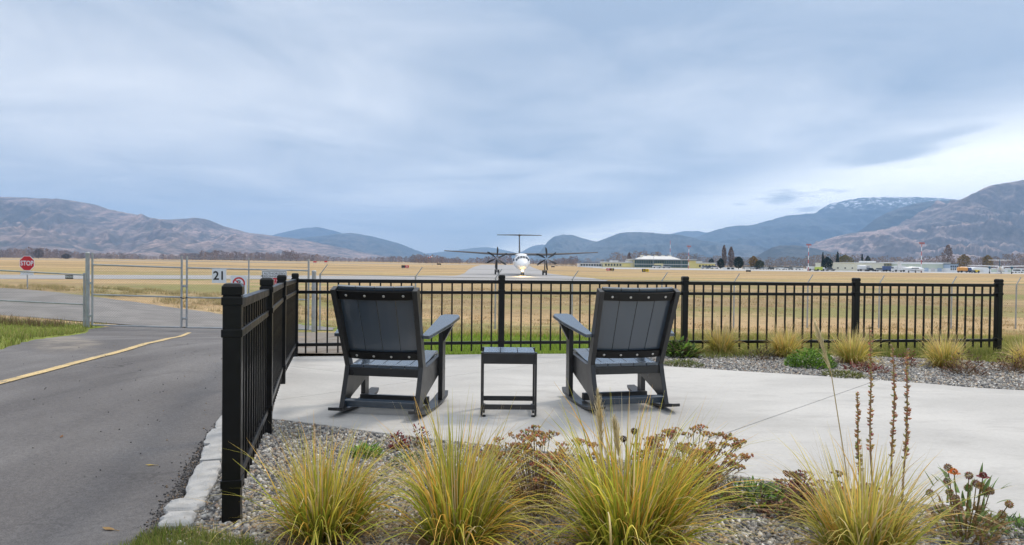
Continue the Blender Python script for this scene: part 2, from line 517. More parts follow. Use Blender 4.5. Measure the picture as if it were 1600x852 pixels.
# --- asphalt drive
def asphalt_material():
    m = bpy.data.materials.new('asphalt'); m.use_nodes = True
    nt = NT(m.node_tree); bs = nt.n['Principled BSDF']
    bs.inputs['Roughness'].default_value = 0.85; bs.inputs['Specular IOR Level'].default_value = 0.3
    oc = nt.new('ShaderNodeTexCoord').outputs['Object']
    big = nt.noise(nt.mapping(oc, (0.35, 0.22, 1), rot=(0, 0, -0.4)), 1.0, 5, 0.6, 0.6)
    tyre = nt.noise(nt.mapping(oc, (1.3, 0.12, 1), rot=(0, 0, 0.45)), 1.0, 5, 0.6)
    agg = nt.noise(oc, 170, 3, 0.7)
    agg2 = nt.noise(oc, 38, 4, 0.7)
    col = nt.mix(nt.smooth(big, 0.34, 0.66), (0.122, 0.115, 0.115), (0.195, 0.186, 0.183))
    col = nt.mix(nt.math('MULTIPLY', nt.smooth(tyre, 0.48, 0.68), 0.45), col, (0.098, 0.093, 0.094))
    k = nt.math('MULTIPLY', nt.smooth(agg, 0.3, 0.7, 0.72, 1.28), nt.smooth(agg2, 0.3, 0.7, 0.86, 1.14))
    vm = nt.new('ShaderNodeVectorMath', operation='SCALE'); nt.l.new(col, vm.inputs[0]); nt.put(vm.inputs[3], k)
    col = vm.outputs[0]
    # fine wandering cracks and older darker patches
    warp = nt.new('ShaderNodeVectorMath', operation='ADD'); nt.l.new(oc, warp.inputs[0])
    wn = nt.new('ShaderNodeTexNoise'); wn.inputs['Scale'].default_value = 1.4; wn.inputs['Detail'].default_value = 6; nt.l.new(oc, wn.inputs['Vector']); nt.l.new(wn.outputs['Color'], warp.inputs[1])
    vo = nt.new('ShaderNodeTexVoronoi', feature='DISTANCE_TO_EDGE'); vo.inputs['Scale'].default_value = 0.42; nt.l.new(warp.outputs[0], vo.inputs['Vector'])
    crack = nt.math('MULTIPLY', nt.smooth(vo.outputs[0], 0.006, 0.001), nt.smooth(nt.noise(oc, 0.33, 3, 0.5), 0.50, 0.60))
    col = nt.mix(nt.math('MULTIPLY', crack, 0.7), col, (0.045, 0.043, 0.043))
    old = nt.smooth(nt.noise(nt.mapping(oc, (1.0, 0.45, 1), (4, 1, 0), (0, 0, 0.35)), 0.8, 6, 0.7, 0.8), 0.54, 0.66)
    col = nt.mix(nt.math('MULTIPLY', old, 0.45), col, (0.072, 0.068, 0.069))
    # washed-out sand along the broken edge near the gate
    sep = nt.new('ShaderNodeSeparateXYZ'); nt.l.new(oc, sep.inputs[0])
    d = nt.math('ADD', nt.math('MULTIPLY', sep.outputs[0], 0.80), nt.math('MULTIPLY', sep.outputs[1], 0.60))
    d = nt.math('ADD', d, nt.math('MULTIPLY', nt.math('SUBTRACT', nt.noise(oc, 0.7, 5, 0.65), 0.5), 1.6))
    dd = nt.math('ABSOLUTE', nt.math('SUBTRACT', d, 0.75))
    band = nt.math('MULTIPLY', nt.smooth(dd, 0.55, 0.12), nt.math('MULTIPLY', nt.smooth(sep.outputs[1], 8.0, 9.6), nt.smooth(sep.outputs[1], 15.5, 13.0)))
    sp = nt.math('MULTIPLY', band, nt.smooth(nt.noise(nt.mapping(oc, (1.2, 0.5, 1)), 1.6, 6, 0.7), 0.38, 0.62))
    col = nt.mix(nt.math('MULTIPLY', sp, 0.8), col, (0.33, 0.29, 0.24))
    nt.l.new(col, bs.inputs['Base Color'])
    b = nt.new('ShaderNodeBump'); b.inputs['Strength'].default_value = 0.55; b.inputs['Distance'].default_value = 0.006
    nt.l.new(nt.math('ADD', agg, nt.math('MULTIPLY', agg2, 1.4)), b.inputs['Height']); nt.l.new(b.outputs[0], bs.inputs['Normal'])
    return m
M['asphalt'] = asphalt_material()
A_R = interp([(-6, 2.6), (1.2, -0.75)] + pts_from([(250, 832), (300, 750), (335, 690), (352, 665)]) + [(6.26, -2.13), (8.19, -2.62), (10.0, -3.2), (14, -4.9)] + pts_from([(446, 521), (452, 515.5)]) + [(22.0, -7.0)])
A_L = interp([(-6, -40), (4.0, -30), (6.5, -12.0), (7.8, -7.6)] + pts_from([(0, 546), (30, 536), (62, 529), (100, 524.5), (133, 520)]) + [(20.4, -12.6), (22.0, -12.8)])
_road_end = on_ground(300, 512).y
road_ys = list(np.arange(-6, 4, 0.8)) + list(np.arange(4, _road_end, 0.3)) + [_road_end]
tag(ribbon('road', road_ys, A_L, A_R, M['asphalt'], 40, -0.012, jitter=0.035), 'worn grey asphalt drive running down to the gate', kind='structure')
# faded yellow line on the drive
M['yellow_line'] = material('yellow_line_paint', (0.62, 0.46, 0.22), 0.8, var=0.25, var_scale=9, col2=None, bump=0.3, bump_scale=150)
def chip_paint():
    m = M['yellow_line']; nt = NT(m.node_tree); bs = nt.n['Principled BSDF']; src = bs.inputs['Base Color'].links[0].from_socket
    oc = nt.new('ShaderNodeTexCoord').outputs['Object']
    w = nt.math('ADD', nt.math('MULTIPLY', nt.noise(oc, 60, 4, 0.7), 0.6), nt.math('MULTIPLY', nt.noise(oc, 7, 5, 0.7), 0.4))
    nt.l.new(nt.mix(nt.smooth(w, 0.50, 0.62), src, (0.17, 0.155, 0.145)), bs.inputs['Base Color'])
chip_paint()
def yellow_line():
    p = [on_ground(x, y) for x, y in ((-260, 663.5), (-120, 628.6), (0, 597), (70, 579), (140, 560.5), (200, 545), (250, 532), (296, 519.5))]
    V = []; F = []
    fine = []
    for i in range(len(p) - 1):
        for k in range(6): fine.append(p[i].lerp(p[i + 1], k / 6))
    fine.append(p[-1])
    for i, q in enumerate(fine):
        d = (fine[min(i + 1, len(fine) - 1)] - fine[max(i - 1, 0)]); d.z = 0; d.normalize()
        n = Vector((d.y, -d.x, 0)) * (0.055 + random.uniform(-0.004, 0.004))
        for s_ in (-1, 1):
            w = q + n * s_; V.append((w.x, w.y, gz(w.x, w.y) - 0.004))
    for i in range(len(fine) - 1): F.append((2 * i, 2 * i + 1, 2 * i + 3, 2 * i + 2))
    return np_mesh('road_marking', np.array(V), np.array(F), M['yellow_line'])
tag(yellow_line(), 'faded yellow painted line across the drive', kind='structure')

build_ground()
# --- grey gravel yard beyond the gate
M['yard'] = material('crushed_grey_gravel', (0.20, 0.19, 0.185), 0.95, 0.2, col2=(0.27, 0.255, 0.245), var_scale=0.9, bump=0.9, bump_scale=22)
Y_R = interp([(_road_end - 0.1, -5.8), (20.0, -3.9), (22, -4.2), (24, -6.3), (29, -12.4), (36, -25.8), (40, -36)])
Y_L = interp([(_road_end - 0.1, -12.3), (19.5, -12.6), (21.4, -14.5), (22.6, -18), (24, -30), (26, -45), (40, -60)])
tag(ribbon('gravel_yard', list(np.arange(_road_end - 0.1, 38, 0.4)), Y_L, Y_R, M['yard'], 40, 0.016, jitter=0.25), 'crushed grey gravel yard beyond the gate', kind='structure')
# trodden brown gravel just outside the fence corner
M['brown_gravel'] = material('brown_path_gravel', (0.20, 0.165, 0.135), 0.95, 0.2, col2=(0.26, 0.24, 0.215), var_scale=5, bump=0.9, bump_scale=45)
P_L = interp([(7.5, -2.3), (8.3, -2.75), (10, -3.3), (14, -5.0), (19, -6.6), (21, -7.2)])
P_R = interp([(7.5, -1.4), (8.3, -1.35), (9.2, -1.2), (11, -1.9), (15, -3.0), (19, -4.2), (21, -4.4)])
tag(ribbon('gravel_path', list(np.arange(8.27, 20.5, 0.3)), P_L, P_R, M['brown_gravel'], 16, 0.026, jitter=0.05), 'brown gravel path outside the fence corner', kind='structure')

# --- concrete patio of slab panels with sawn joints
def concrete_material():
    m = bpy.data.materials.new('broomed_concrete'); m.use_nodes = True
    nt = NT(m.node_tree); bs = nt.n['Principled BSDF']
    bs.inputs['Roughness'].default_value = 0.82; bs.inputs['Specular IOR Level'].default_value = 0.3
    oc = nt.new('ShaderNodeTexCoord').outputs['Object']
    big = nt.noise(nt.mapping(oc, (0.5, 1.1, 1), rot=(0, 0, 0.1)), 1.0, 5, 0.6, 0.5)
    mid = nt.noise(nt.mapping(oc, (2.2, 5.5, 1), rot=(0, 0, 0.12)), 1.0, 6, 0.65)
    fine = nt.noise(nt.mapping(oc, (30, 140, 1), rot=(0, 0, 0.05)), 1.0, 3, 0.6)
    pit = nt.noise(oc, 90, 2, 0.5)
    col = nt.mix(nt.smooth(big, 0.34, 0.66), (0.44, 0.430, 0.412), (0.535, 0.522, 0.498))
    col = nt.mix(nt.math('MULTIPLY', nt.smooth(mid, 0.50, 0.70), 0.6), col, (0.39, 0.378, 0.362))
    damp = nt.smooth(nt.noise(nt.mapping(oc, (0.9, 1.6, 1), (3, 7, 0)), 1.0, 7, 0.68, 1.0), 0.56, 0.70)
    col = nt.mix(nt.math('MULTIPLY', damp, 0.35), col, (0.36, 0.345, 0.325))
    k = nt.math('MULTIPLY', nt.smooth(fine, 0.3, 0.7, 0.93, 1.07), nt.smooth(pit, 0.2, 0.34, 0.8, 1.0))
    vm = nt.new('ShaderNodeVectorMath', operation='SCALE'); nt.l.new(col, vm.inputs[0]); nt.put(vm.inputs[3], k)
    nt.l.new(vm.outputs[0], bs.inputs['Base Color'])
    b = nt.new('ShaderNodeBump'); b.inputs['Strength'].default_value = 0.3; b.inputs['Distance'].default_value = 0.003
    nt.l.new(nt.math('ADD', fine, mid), b.inputs['Height']); nt.l.new(b.outputs[0], bs.inputs['Normal'])
    return m
M['concrete'] = concrete_material()

def clip(poly, p, n):
    """keep the part of a 2D polygon where (q-p).n >= 0"""
    out = []
    for i in range(len(poly)):
        a, b = poly[i], poly[(i + 1) % len(poly)]
        da = (a[0] - p[0]) * n[0] + (a[1] - p[1]) * n[1]; db = (b[0] - p[0]) * n[0] + (b[1] - p[1]) * n[1]
        if da >= 0: out.append(a)
        if da * db < 0:
            t = da / (da - db); out.append((a[0] + (b[0] - a[0]) * t, a[1] + (b[1] - a[1]) * t))
    return out

def smooth_line(p, n=8):
    """Catmull-Rom through 2D points"""
    out = []
    for i in range(len(p) - 1):
        p0 = p[max(i - 1, 0)]; p1 = p[i]; p2 = p[i + 1]; p3 = p[min(i + 2, len(p) - 1)]
        for k in range(n):
            t = k / n
            out.append(tuple(0.5 * (2 * b + (c - a) * t + (2 * a - 5 * b + 4 * c - d) * t * t + (3 * b - a - 3 * c + d) * t ** 3) for a, b, c, d in zip(p0, p1, p2, p3)))
    out.append(p[-1]); return out

def g2(px, py):
    q = on_ground(px, py); return (q.x, q.y)
near_edge = [g2(*q) for q in ((424, 654), (500, 663), (620, 679), (850, 705), (1000, 722), (1140, 742), (1300, 766), (1450, 788), (1600, 809))] + [(3.9, 2.62), (5.5, 2.1), (8.0, 1.7)]
far_edge = [g2(1038, 572), g2(1160, 580), g2(1303, 589), g2(1450, 599.5), g2(1600, 610), (7.6, 5.6), (9.5, 5.0)]
PATIO = [(-2.63, 8.17), (-0.13, 8.60), (1.60, 8.80)] + smooth_line(far_edge, 5) + [(10.5, 4.6), (10.5, 1.4)] + list(reversed(smooth_line(near_edge, 6))) + [(-2.14, 6.26)]

def patio():
    root = bpy.data.objects.new('patio', None); COL.objects.link(root)
    tag(root, 'pale grey concrete patio with sawn joints', kind='structure')
    j1a, j1b = Vector(g2(1105, 687)), Vector(g2(1360, 598))
    d1 = (j1b - j1a).normalized(); n1 = (d1.y, -d1.x)
    j2 = j1a - Vector(n1) * 3.05
    cuts = [(j1a, n1), (j2, n1)]
    j3a, j3b = Vector(g2(470, 571)), Vector(g2(720, 585.5))
    pieces = [PATIO]
    gap = 0.004
    for p, n in cuts:
        nxt = []
        for poly in pieces:
            a = clip(poly, (p.x + n[0] * gap, p.y + n[1] * gap), n)
            b = clip(poly, (p.x - n[0] * gap, p.y - n[1] * gap), (-n[0], -n[1]))
            nxt += [q for q in (a, b) if len(q) > 2]
        pieces = nxt
    # one more joint across the far end by the fence corner
    a = Vector(g2(452, 572)); b = Vector(g2(533, 581.5)); d = (b - a).normalized(); n = (-d.y, d.x)
    left = min(pieces, key=lambda q: sum(v[0] for v in q) / len(q)); pieces.remove(left)
    for sg in (1, -1):
        q = clip(left, (a.x + sg * n[0] * 0.003, a.y + sg * n[1] * 0.003), (sg * n[0], sg * n[1]))
        if len(q) > 2: pieces.append(q)
    for q in pieces:
        mb = MB()
        mb.prism([(x, y, plane_z(x, y) - 0.10) for x, y in q], (0, 0, 0.10))
        mb.build('concrete_panel', M['concrete'], root, bevel=0.005)
patio()

# --- planting beds (base of the gravel; the loose stones come later)
M['bed'] = material('bed_gravel_base', (0.20, 0.19, 0.18), 0.95, 0.2, col2=(0.30, 0.285, 0.27), var_scale=30, bump=1.0, bump_scale=90)
def inside(poly, x, y):
    p = np.array(poly); x = np.asarray(x); y = np.asarray(y)
    r = np.zeros(x.shape, bool); j = len(p) - 1
    for i in range(len(p)):
        c = ((p[i, 1] > y) != (p[j, 1] > y)) & (x < (p[j, 0] - p[i, 0]) * (y - p[i, 1]) / (p[j, 1] - p[i, 1] + 1e-12) + p[i, 0])
        r ^= c; j = i
    return r
BED_NEAR = [(-0.75, 1.0)] + [g2(*q) for q in ((262, 835), (300, 775), (330, 712), (352, 672), (380, 625), (405, 590))] + [(-2.09, 6.26)] + [(-2.0, 5.6)] + smooth_line(near_edge, 6) + [(8.0, 0.6)]
BED_FAR = [(1.45, 8.8), (2.27, 8.85), (3.2, 8.85), (4.2, 8.8), (5.2, 8.6), (6.2, 8.15), (7.2, 7.6), (8.4, 6.9), (10.0, 6.3), (9.5, 5.0), (7.6, 5.6)] + [p for p in reversed(smooth_line(far_edge[:5], 5))]
def bed(name, poly, label, lift):
    mb = MB(); mb.prism([(x, y, plane_z(x, y) + lift - 0.03) for x, y in poly], (0, 0, 0.03))
    return tag(mb.build(name, M['bed']), label, kind='structure')
bed('planting_bed', BED_NEAR, 'gravel planting bed in front of the patio', -0.014)
bed('planting_bed', BED_FAR, 'gravel planting bed along the far fence', -0.014)

# ================================================================== ROCKING CHAIRS AND TABLE
def bolt(mb_c, n, r=0.0095, parent=None, name='bolt'):
    """small domed bolt head at a point facing n"""
    n = Vector(n).normalized()
    q = n.to_track_quat('Z', 'Y').to_matrix()
    mb = MB(); mb.lathe([(r, -0.004), (r, 0.002), (r * 0.6, 0.0045)], n=8)
    mb.v = [tuple(q @ Vector(p) + Vector(mb_c)) for p in mb.v]
    return mb.build(name, M['steel'], parent, smooth=False)

def rocking_chair(label):
    t = thing('rocking_chair', label, 'chair', group='rocking chairs on the patio')
    W = 0.60; TH = 0.036
    # side view profile: y forward, z up
    side = [(-0.035, 0.028), (0.035, 0.028), (0.120, 0.105), (0.555, 0.240), (0.575, 0.262), (0.575, 0.385), (0.210, 0.338), (0.150, 0.345), (-0.1005, 0.937), (-0.165, 0.910), (0.075, 0.345), (0.045, 0.245)]
    for s in (-1, 1):
        mb = MB(); x = s * (W / 2 - TH / 2)
        mb.prism([(x - TH / 2, y, z) for y, z in side], (TH, 0, 0))
        mb.v = [(q[0] + s * 0.020 * max(0, (q[2] - 0.345) / 0.59), q[1], q[2]) for q in mb.v]   # the back widens upwards
        mb.build('side_frame', M['frame'], t, bevel=0.003)
    # seat boards, running front to back with a low dip
    n = 5; inner = W - 2 * TH
    for k in range(n):
        w = inner / n
        x = -inner / 2 + w * (k + 0.5)
        mb = MB()
        prof = [(0.080, 0.329), (0.22, 0.322), (0.36, 0.338), (0.50, 0.366), (0.585, 0.385), (0.625, 0.383), (0.640, 0.365)]
        top = [(y, z + 0.024) for y, z in prof]; bot = [(y, z) for y, z in reversed(prof)]
        mb.prism([(x - w / 2 + 0.0025, y, z) for y, z in top + bot], (w - 0.005, 0, 0))
        mb.build('seat_slat', M['slate'], t, bevel=0.003)
    # rear seat rail with its dark face
    mb = MB(); mb.box((0, 0.092, 0.298), (inner - 0.002, 0.030, 0.058)); mb.build('seat_rail', M['frame'], t, bevel=0.003)
    mb = MB(); mb.box((0, 0.545, 0.310), (inner - 0.002, 0.030, 0.070)); mb.build('seat_rail', M['frame'], t, bevel=0.003)
    # back: four slats on a shallow curve, two curved battens behind them
    lean = Vector((0, -0.240, 0.565)).normalized()          # up along the back
    nrm = Vector((0, -0.565, -0.240)).normalized()          # out of the rear face
    b0 = Vector((0, 0.075, 0.345)); LB = 0.624
    def on_back(u, v, d=0.0):
        """u across, v up the back, d out of the rear"""
        curve = 0.016 * (1 - (2 * u / inner) ** 2)
        return b0 + Vector((u * (1 + 0.072 * v / LB), 0, 0)) + lean * v + nrm * (d + curve - 0.046)
    n = 4; w = inner / n
    for k in range(n):
        a = -inner / 2 + w * k + 0.002; b = a + w - 0.004
        pts = []; F = []
        vs = (0.042, LB)
        us = (a, (a + b) / 2, b)
        idx = {}
        for i, v in enumerate(vs):
            for j, u in enumerate(us):
                for q, d in enumerate((0.0, -0.026)):
                    idx[i, j, q] = len(pts); pts.append(on_back(u, v, d))
        for j in range(2):
            F.append((idx[0, j, 0], idx[0, j + 1, 0], idx[1, j + 1, 0], idx[1, j, 0]))
            F.append((idx[0, j, 1], idx[1, j, 1], idx[1, j + 1, 1], idx[0, j + 1, 1]))
            F.append((idx[1, j, 0], idx[1, j + 1, 0], idx[1, j + 1, 1], idx[1, j, 1]))
            F.append((idx[0, j, 0], idx[0, j, 1], idx[0, j + 1, 1], idx[0, j + 1, 0]))
        F.append((idx[0, 0, 0], idx[1, 0, 0], idx[1, 0, 1], idx[0, 0, 1]))
        F.append((idx[0, 2, 0], idx[0, 2, 1], idx[1, 2, 1], idx[1, 2, 0]))
        mb = MB(); mb.add(pts, F); mb.build('back_slat', M['slate'], t, bevel=0.002)
    for v0, v1 in ((0.535, 0.600), (0.050, 0.108)):
        mb = MB(); m = 10; pts = []; F = []
        for i in range(m + 1):
            u = -inner / 2 + 0.001 + (inner - 0.002) * i / m
            for v, d in ((v0, 0.001), (v1, 0.001), (v1, 0.026), (v0, 0.026)): pts.append(on_back(u, v, d))
        for i in range(m):
            for k in range(4):
                a = i * 4 + k; b = i * 4 + (k + 1) % 4
                F.append((a, a + 4, b + 4, b))
        F.append((0, 1, 2, 3)); F.append((m * 4 + 3, m * 4 + 2, m * 4 + 1, m * 4))
        mb.add(pts, F); bt = mb.build('back_batten', M['black'], t, bevel=0.002)
        for k in range(4):
            u = -inner / 2 + w * (k + 0.5)
            bolt(on_back(u, (v0 + v1) / 2, 0.0265), nrm, parent=bt)
    # arms: wide flat boards, broader at the front and rising
    for s in (-1, 1):
        poly = [(0.300, 0.02, 0.560), (0.362, 0.02, 0.560), (0.432, 0.36, 0.626), (0.452, 0.575, 0.667), (0.428, 0.625, 0.677), (0.318, 0.625, 0.677), (0.288, 0.585, 0.669), (0.300, 0.25, 0.604)]
        poly = [(x * s, y, z) for x, y, z in poly]
        if s < 0: poly.reverse()
        mb = MB(); mb.prism(poly, (0, -0.004, 0.026)); mb.build('armrest', M['slate'], t, bevel=0.004)
        # front leg, set outside the side frame, with a triangular bracket under the arm
        x = s * (W / 2 + 0.019)
        mb = MB(); mb.box((x, 0.535, 0.342), (0.036, 0.085, 0.628)); mb.build('front_leg', M['frame'], t, bevel=0.003)
        mb = MB(); xo = s * (W / 2 + 0.038)
        tri = [(xo, 0.515, 0.650), (xo + s * 0.085, 0.515, 0.650), (xo, 0.515, 0.490)]
        if s < 0: tri.reverse()
        mb.prism(tri, (0, 0.034, 0)); mb.build('arm_bracket', M['frame'], t, bevel=0.002)
        # rocker: long flat runner bent upwards at both ends
        m = 14; pts = []; F = []
        for i in range(m + 1):
            y = -0.150 + 0.86 * i / m
            c = (y - 0.28) / 0.43
            z = 0.002 + 0.050 * abs(c) ** 2.2
            xc = s * (W / 2 - 0.004); hw = 0.046 if 0 < i < m else 0.034
            for xx, zz in ((xc - hw, z), (xc + hw, z), (xc + hw, z + 0.022), (xc - hw, z + 0.022)): pts.append((xx, y, zz))
        for i in range(m):
            for k in range(4):
                a = i * 4 + k; b = i * 4 + (k + 1) % 4
                F.append((a, a + 4, b + 4, b))
        F.append((0, 1, 2, 3)); F.append((m * 4 + 3, m * 4 + 2, m * 4 + 1, m * 4))
        mb = MB(); mb.add(pts, F); mb.build('rocker', M['frame'], t, bevel=0.003)
    mb = MB(); mb.box((0, 0.016, 0.082), (inner + 0.004, 0.030, 0.060), rot=(0.55, 0, 0)); mb.build('stretcher', M['slate'], t, bevel=0.003)
    mb = MB(); mb.box((0, 0.33, 0.058), (inner + 0.02, 0.036, 0.058)); mb.build('stretcher', M['frame'], t, bevel=0.003)
    return t

def set_on_patio(o, x, y, rz):
    o.location = (x, y, plane_z(x, y) + 0.001)
    o.rotation_euler = (math.atan(-0.0104), 0, rz)

chair_a = rocking_chair('dark slate rocking chair on the side table\'s left, nearer the gate')
chair_b = copy_tree(chair_a)
tag(chair_b, 'dark slate rocking chair on the side table\'s right, before the tufts by the fence', 'chair', 'rocking chairs on the patio')
CH_A = (g2(525, 648), g2(657, 651)); CH_B = (g2(924, 645), g2(1046, 640))
set_on_patio(chair_a, (CH_A[0][0] + CH_A[1][0]) / 2 + 0.01, (CH_A[0][1] + CH_A[1][1]) / 2, math.radians(-9))
set_on_patio(chair_b, (CH_B[0][0] + CH_B[1][0]) / 2, (CH_B[0][1] + CH_B[1][1]) / 2, math.radians(13))

def side_table():
    p = g2(794.5, 652)
    t = thing('side_table', 'small dark slatted side table between the two rocking chairs', 'table', (p[0], p[1], plane_z(*p)), math.radians(1.0))
    W = 0.405; D = 0.33; H = 0.468
    n = 3
    for k in range(n):
        w = (W - 0.030) / n
        mb = MB(); mb.box((-(W - 0.030) / 2 + w * (k + 0.5), D / 2, H - 0.012), (w - 0.004, D - 0.03, 0.024)); mb.build('top_slat', M['slate'], t, bevel=0.002)
    for y in (0.0075, D - 0.0075):
        mb = MB(); mb.box((0, y, H - 0.046), (W - 0.031, 0.015, 0.075)); mb.build('apron', M['frame'], t, bevel=0.002)
        mb = MB(); mb.box((0, y, 0.072), (W - 0.031, 0.015, 0.036)); mb.build('stretcher', M['frame'], t, bevel=0.002)
    for s in (-1, 1):
        for y in (0.016, D - 0.016):
            mb = MB(); mb.box((s * (W / 2 - 0.0075), y, H / 2 + 0.004), (0.015, 0.040, H - 0.008)); mb.build('leg', M['frame'], t, bevel=0.002)
        mb = MB(); mb.box((s * (W / 2 - 0.0225), D / 2, 0.030), (0.014, D - 0.08, 0.020)); mb.build('side_stretcher', M['frame'], t, bevel=0.002)
        for y in (0.016, D - 0.016):
            mb = MB(); mb.lathe([(0.014, 0.0), (0.014, 0.010), (0.008, 0.012)], (s * (W / 2 - 0.024), y, 0), 10); mb.build('foot', M['rubber'], t)
side_table()

# ================================================================== BLACK METAL FENCE
POST = 0.074
def post_obj(parent, x, y, rz, h=1.0, w=POST, bands=(0.925, 0.79, 0.155)):
    z = plane_z(x, y)
    r = Euler((0, 0, rz)).to_matrix()
    mb = MB(); mb.box((x, y, z + h / 2 - 0.08), (w, w, h - 0.04 + 0.10), rot=r)
    po = mb.build('post', M['black'], parent, bevel=0.004)
    # pressed cap with a sloping shoulder
    mb = MB(); pts = []; k = w / 2 + 0.004
    lev = [(k, -0.050), (k, -0.014), (k * 0.80, -0.003), (k * 0.60, 0.0)]
    for q, dz in lev:
        for a, b in ((-1, -1), (1, -1), (1, 1), (-1, 1)):
            v = r @ Vector((a * q, b * q, 0)); pts.append((x + v.x, y + v.y, z + h + dz))
    F = [(3, 2, 1, 0), (12, 13, 14, 15)]
    for i in range(3):
        for j in range(4): F.append((i * 4 + j, i * 4 + (j + 1) % 4, i * 4 + 4 + (j + 1) % 4, i * 4 + 4 + j))
    mb.add(pts, F); mb.build('cap', M['black'], po, bevel=0.003)
    for bz in bands:
        mb = MB(); mb.box((x, y, z + bz), (w + 0.010, w + 0.010, 0.034), rot=r); mb.build('bracket_band', M['black'], po, bevel=0.003)
    return po

def fence_run(name, label, pts, npick, first_post=True):
    t = thing(name, label, 'fence', (pts[0][0], pts[0][1], plane_z(*pts[0])))
    inv = Vector(t.location)
    def fix(o):  # children are modelled in world space
        o.matrix_parent_inverse = Matrix.Translation(-inv)
        return o
    for i, p in enumerate(pts):
        a = pts[max(i - 1, 0)]; b = pts[min(i + 1, len(pts) - 1)]
        rz = math.atan2(b[1] - a[1], b[0] - a[0])
        if i > 0 or first_post:
            fix(post_obj(t, p[0], p[1], rz))
    for i in range(len(pts) - 1):
        a = Vector((*pts[i], plane_z(*pts[i]))); b = Vector((*pts[i + 1], plane_z(*pts[i + 1])))
        d = (b - a).normalized()
        a2 = a + d * (POST / 2 - 0.004); b2 = b - d * (POST / 2 - 0.004)
        for hgt, rh, rw in ((0.908, 0.044, 0.040), (0.772, 0.038, 0.036), (0.138, 0.038, 0.036)):
            up = Vector((0, 0, hgt))
            mb = MB(); mb.bar(a2 + up, b2 + up, rw, rh); fix(mb.build('rail', M['black'], t, bevel=0.003))
        n = npick[i]; first = None
        L = (b - a).length
        for k in range(n):
            q = a.lerp(b, (k + 1) / (n + 1))
            if first is None:
                mb = MB(); mb.box((0, 0, 0.4625), (0.0185, 0.0185, 0.855), rot=(0, 0, math.atan2(d.y, d.x)))
                first = fix(mb.build('picket', M['black'], t)); o = first
                o.location = q
            else:
                o = first.copy(); COL.objects.link(o); o.location = q
                fix(o)
    return t
side_pts = list(zip(FX[:4], FY[:4])); far_pts = list(zip(FX[3:], FY[3:]))
fence_run('metal_fence', 'black metal picket fence dividing the patio from the asphalt drive', side_pts, (13, 15, 16), True)
fence_run('metal_fence', 'long black metal picket fence along the far side of the patio', far_pts, (19, 18, 18, 16), False)

# --- edging stones between drive and bed
M['stone'] = material('pale_edging_stone', (0.46, 0.455, 0.445), 0.9, 0.2, var=0.16, var_scale=9, bump=0.7, bump_scale=45)
def edging():
    t = bpy.data.objects.new('stone_edging', None); COL.objects.link(t)
    tag(t, 'row of pale flat edging stones along the drive below the fence post', 'edging')
    line = [g2(*q) for q in ((268, 829), (283, 804), (302, 782), (327, 722), (338, 695), (349, 671), (362, 645), (380, 618), (398, 590))]
    r = random.Random(3)
    for i in range(len(line) - 1):
        a = Vector(line[i]); b = Vector(line[i + 1]); d = b - a; L = d.length; d.normalize(); n = Vector((d.y, -d.x))
        wl = 0.055 + r.uniform(0, 0.035); wr = 0.06 + r.uniform(0, 0.02)
        pts = []
        for k in range(9):
            s_ = k / 8; w = wl * (0.75 + 0.25 * math.sin(math.pi * s_)) + r.uniform(-0.010, 0.010)
            pts.append(a + d * (0.012 + (L - 0.024) * s_) - n * w)
        for k in range(9):
            s_ = 1 - k / 8; w = wr * (0.8 + 0.2 * math.sin(math.pi * s_)) + r.uniform(-0.008, 0.008)
            pts.append(a + d * (0.012 + (L - 0.024) * s_) + n * w)
        mb = MB(); m = len(pts); c = sum(pts, Vector((0, 0))) / m
        V = []; h = 0.016 + r.uniform(-0.006, 0.010); tilt = r.uniform(-0.06, 0.06)
        for q in pts: V.append((q.x, q.y, plane_z(q.x, q.y) - 0.06))
        for q in pts: V.append((q.x, q.y, plane_z(q.x, q.y) + h * 0.55 + tilt * (q - c).dot(n)))
        for q in pts:
            s_ = c.lerp(q, 0.86); V.append((s_.x, s_.y, plane_z(s_.x, s_.y) + h + tilt * (s_ - c).dot(n) + r.uniform(-0.003, 0.003)))
        for q in pts:
            s_ = c.lerp(q, 0.45); V.append((s_.x, s_.y, plane_z(s_.x, s_.y) + h + 0.004 + tilt * (s_ - c).dot(n) + r.uniform(-0.004, 0.004)))
        F = []
        for l in range(3):
            for k in range(m): F.append((l * m + (k + 1) % m, l * m + k, (l + 1) * m + k, (l + 1) * m + (k + 1) % m))
        F.append(tuple(reversed(range(3 * m, 4 * m))))
        mb.add(V, F); mb.build('stone', M['stone'], t, smooth=False)
edging()

# ================================================================== CHAIN-LINK GATE, FENCE AND SIGNS
def fixed(o, t):
    """child modelled in world space under an Empty that is only translated"""
    o.parent = t
    o.matrix_parent_inverse = Matrix.Translation(-Vector(t.location))
    return o

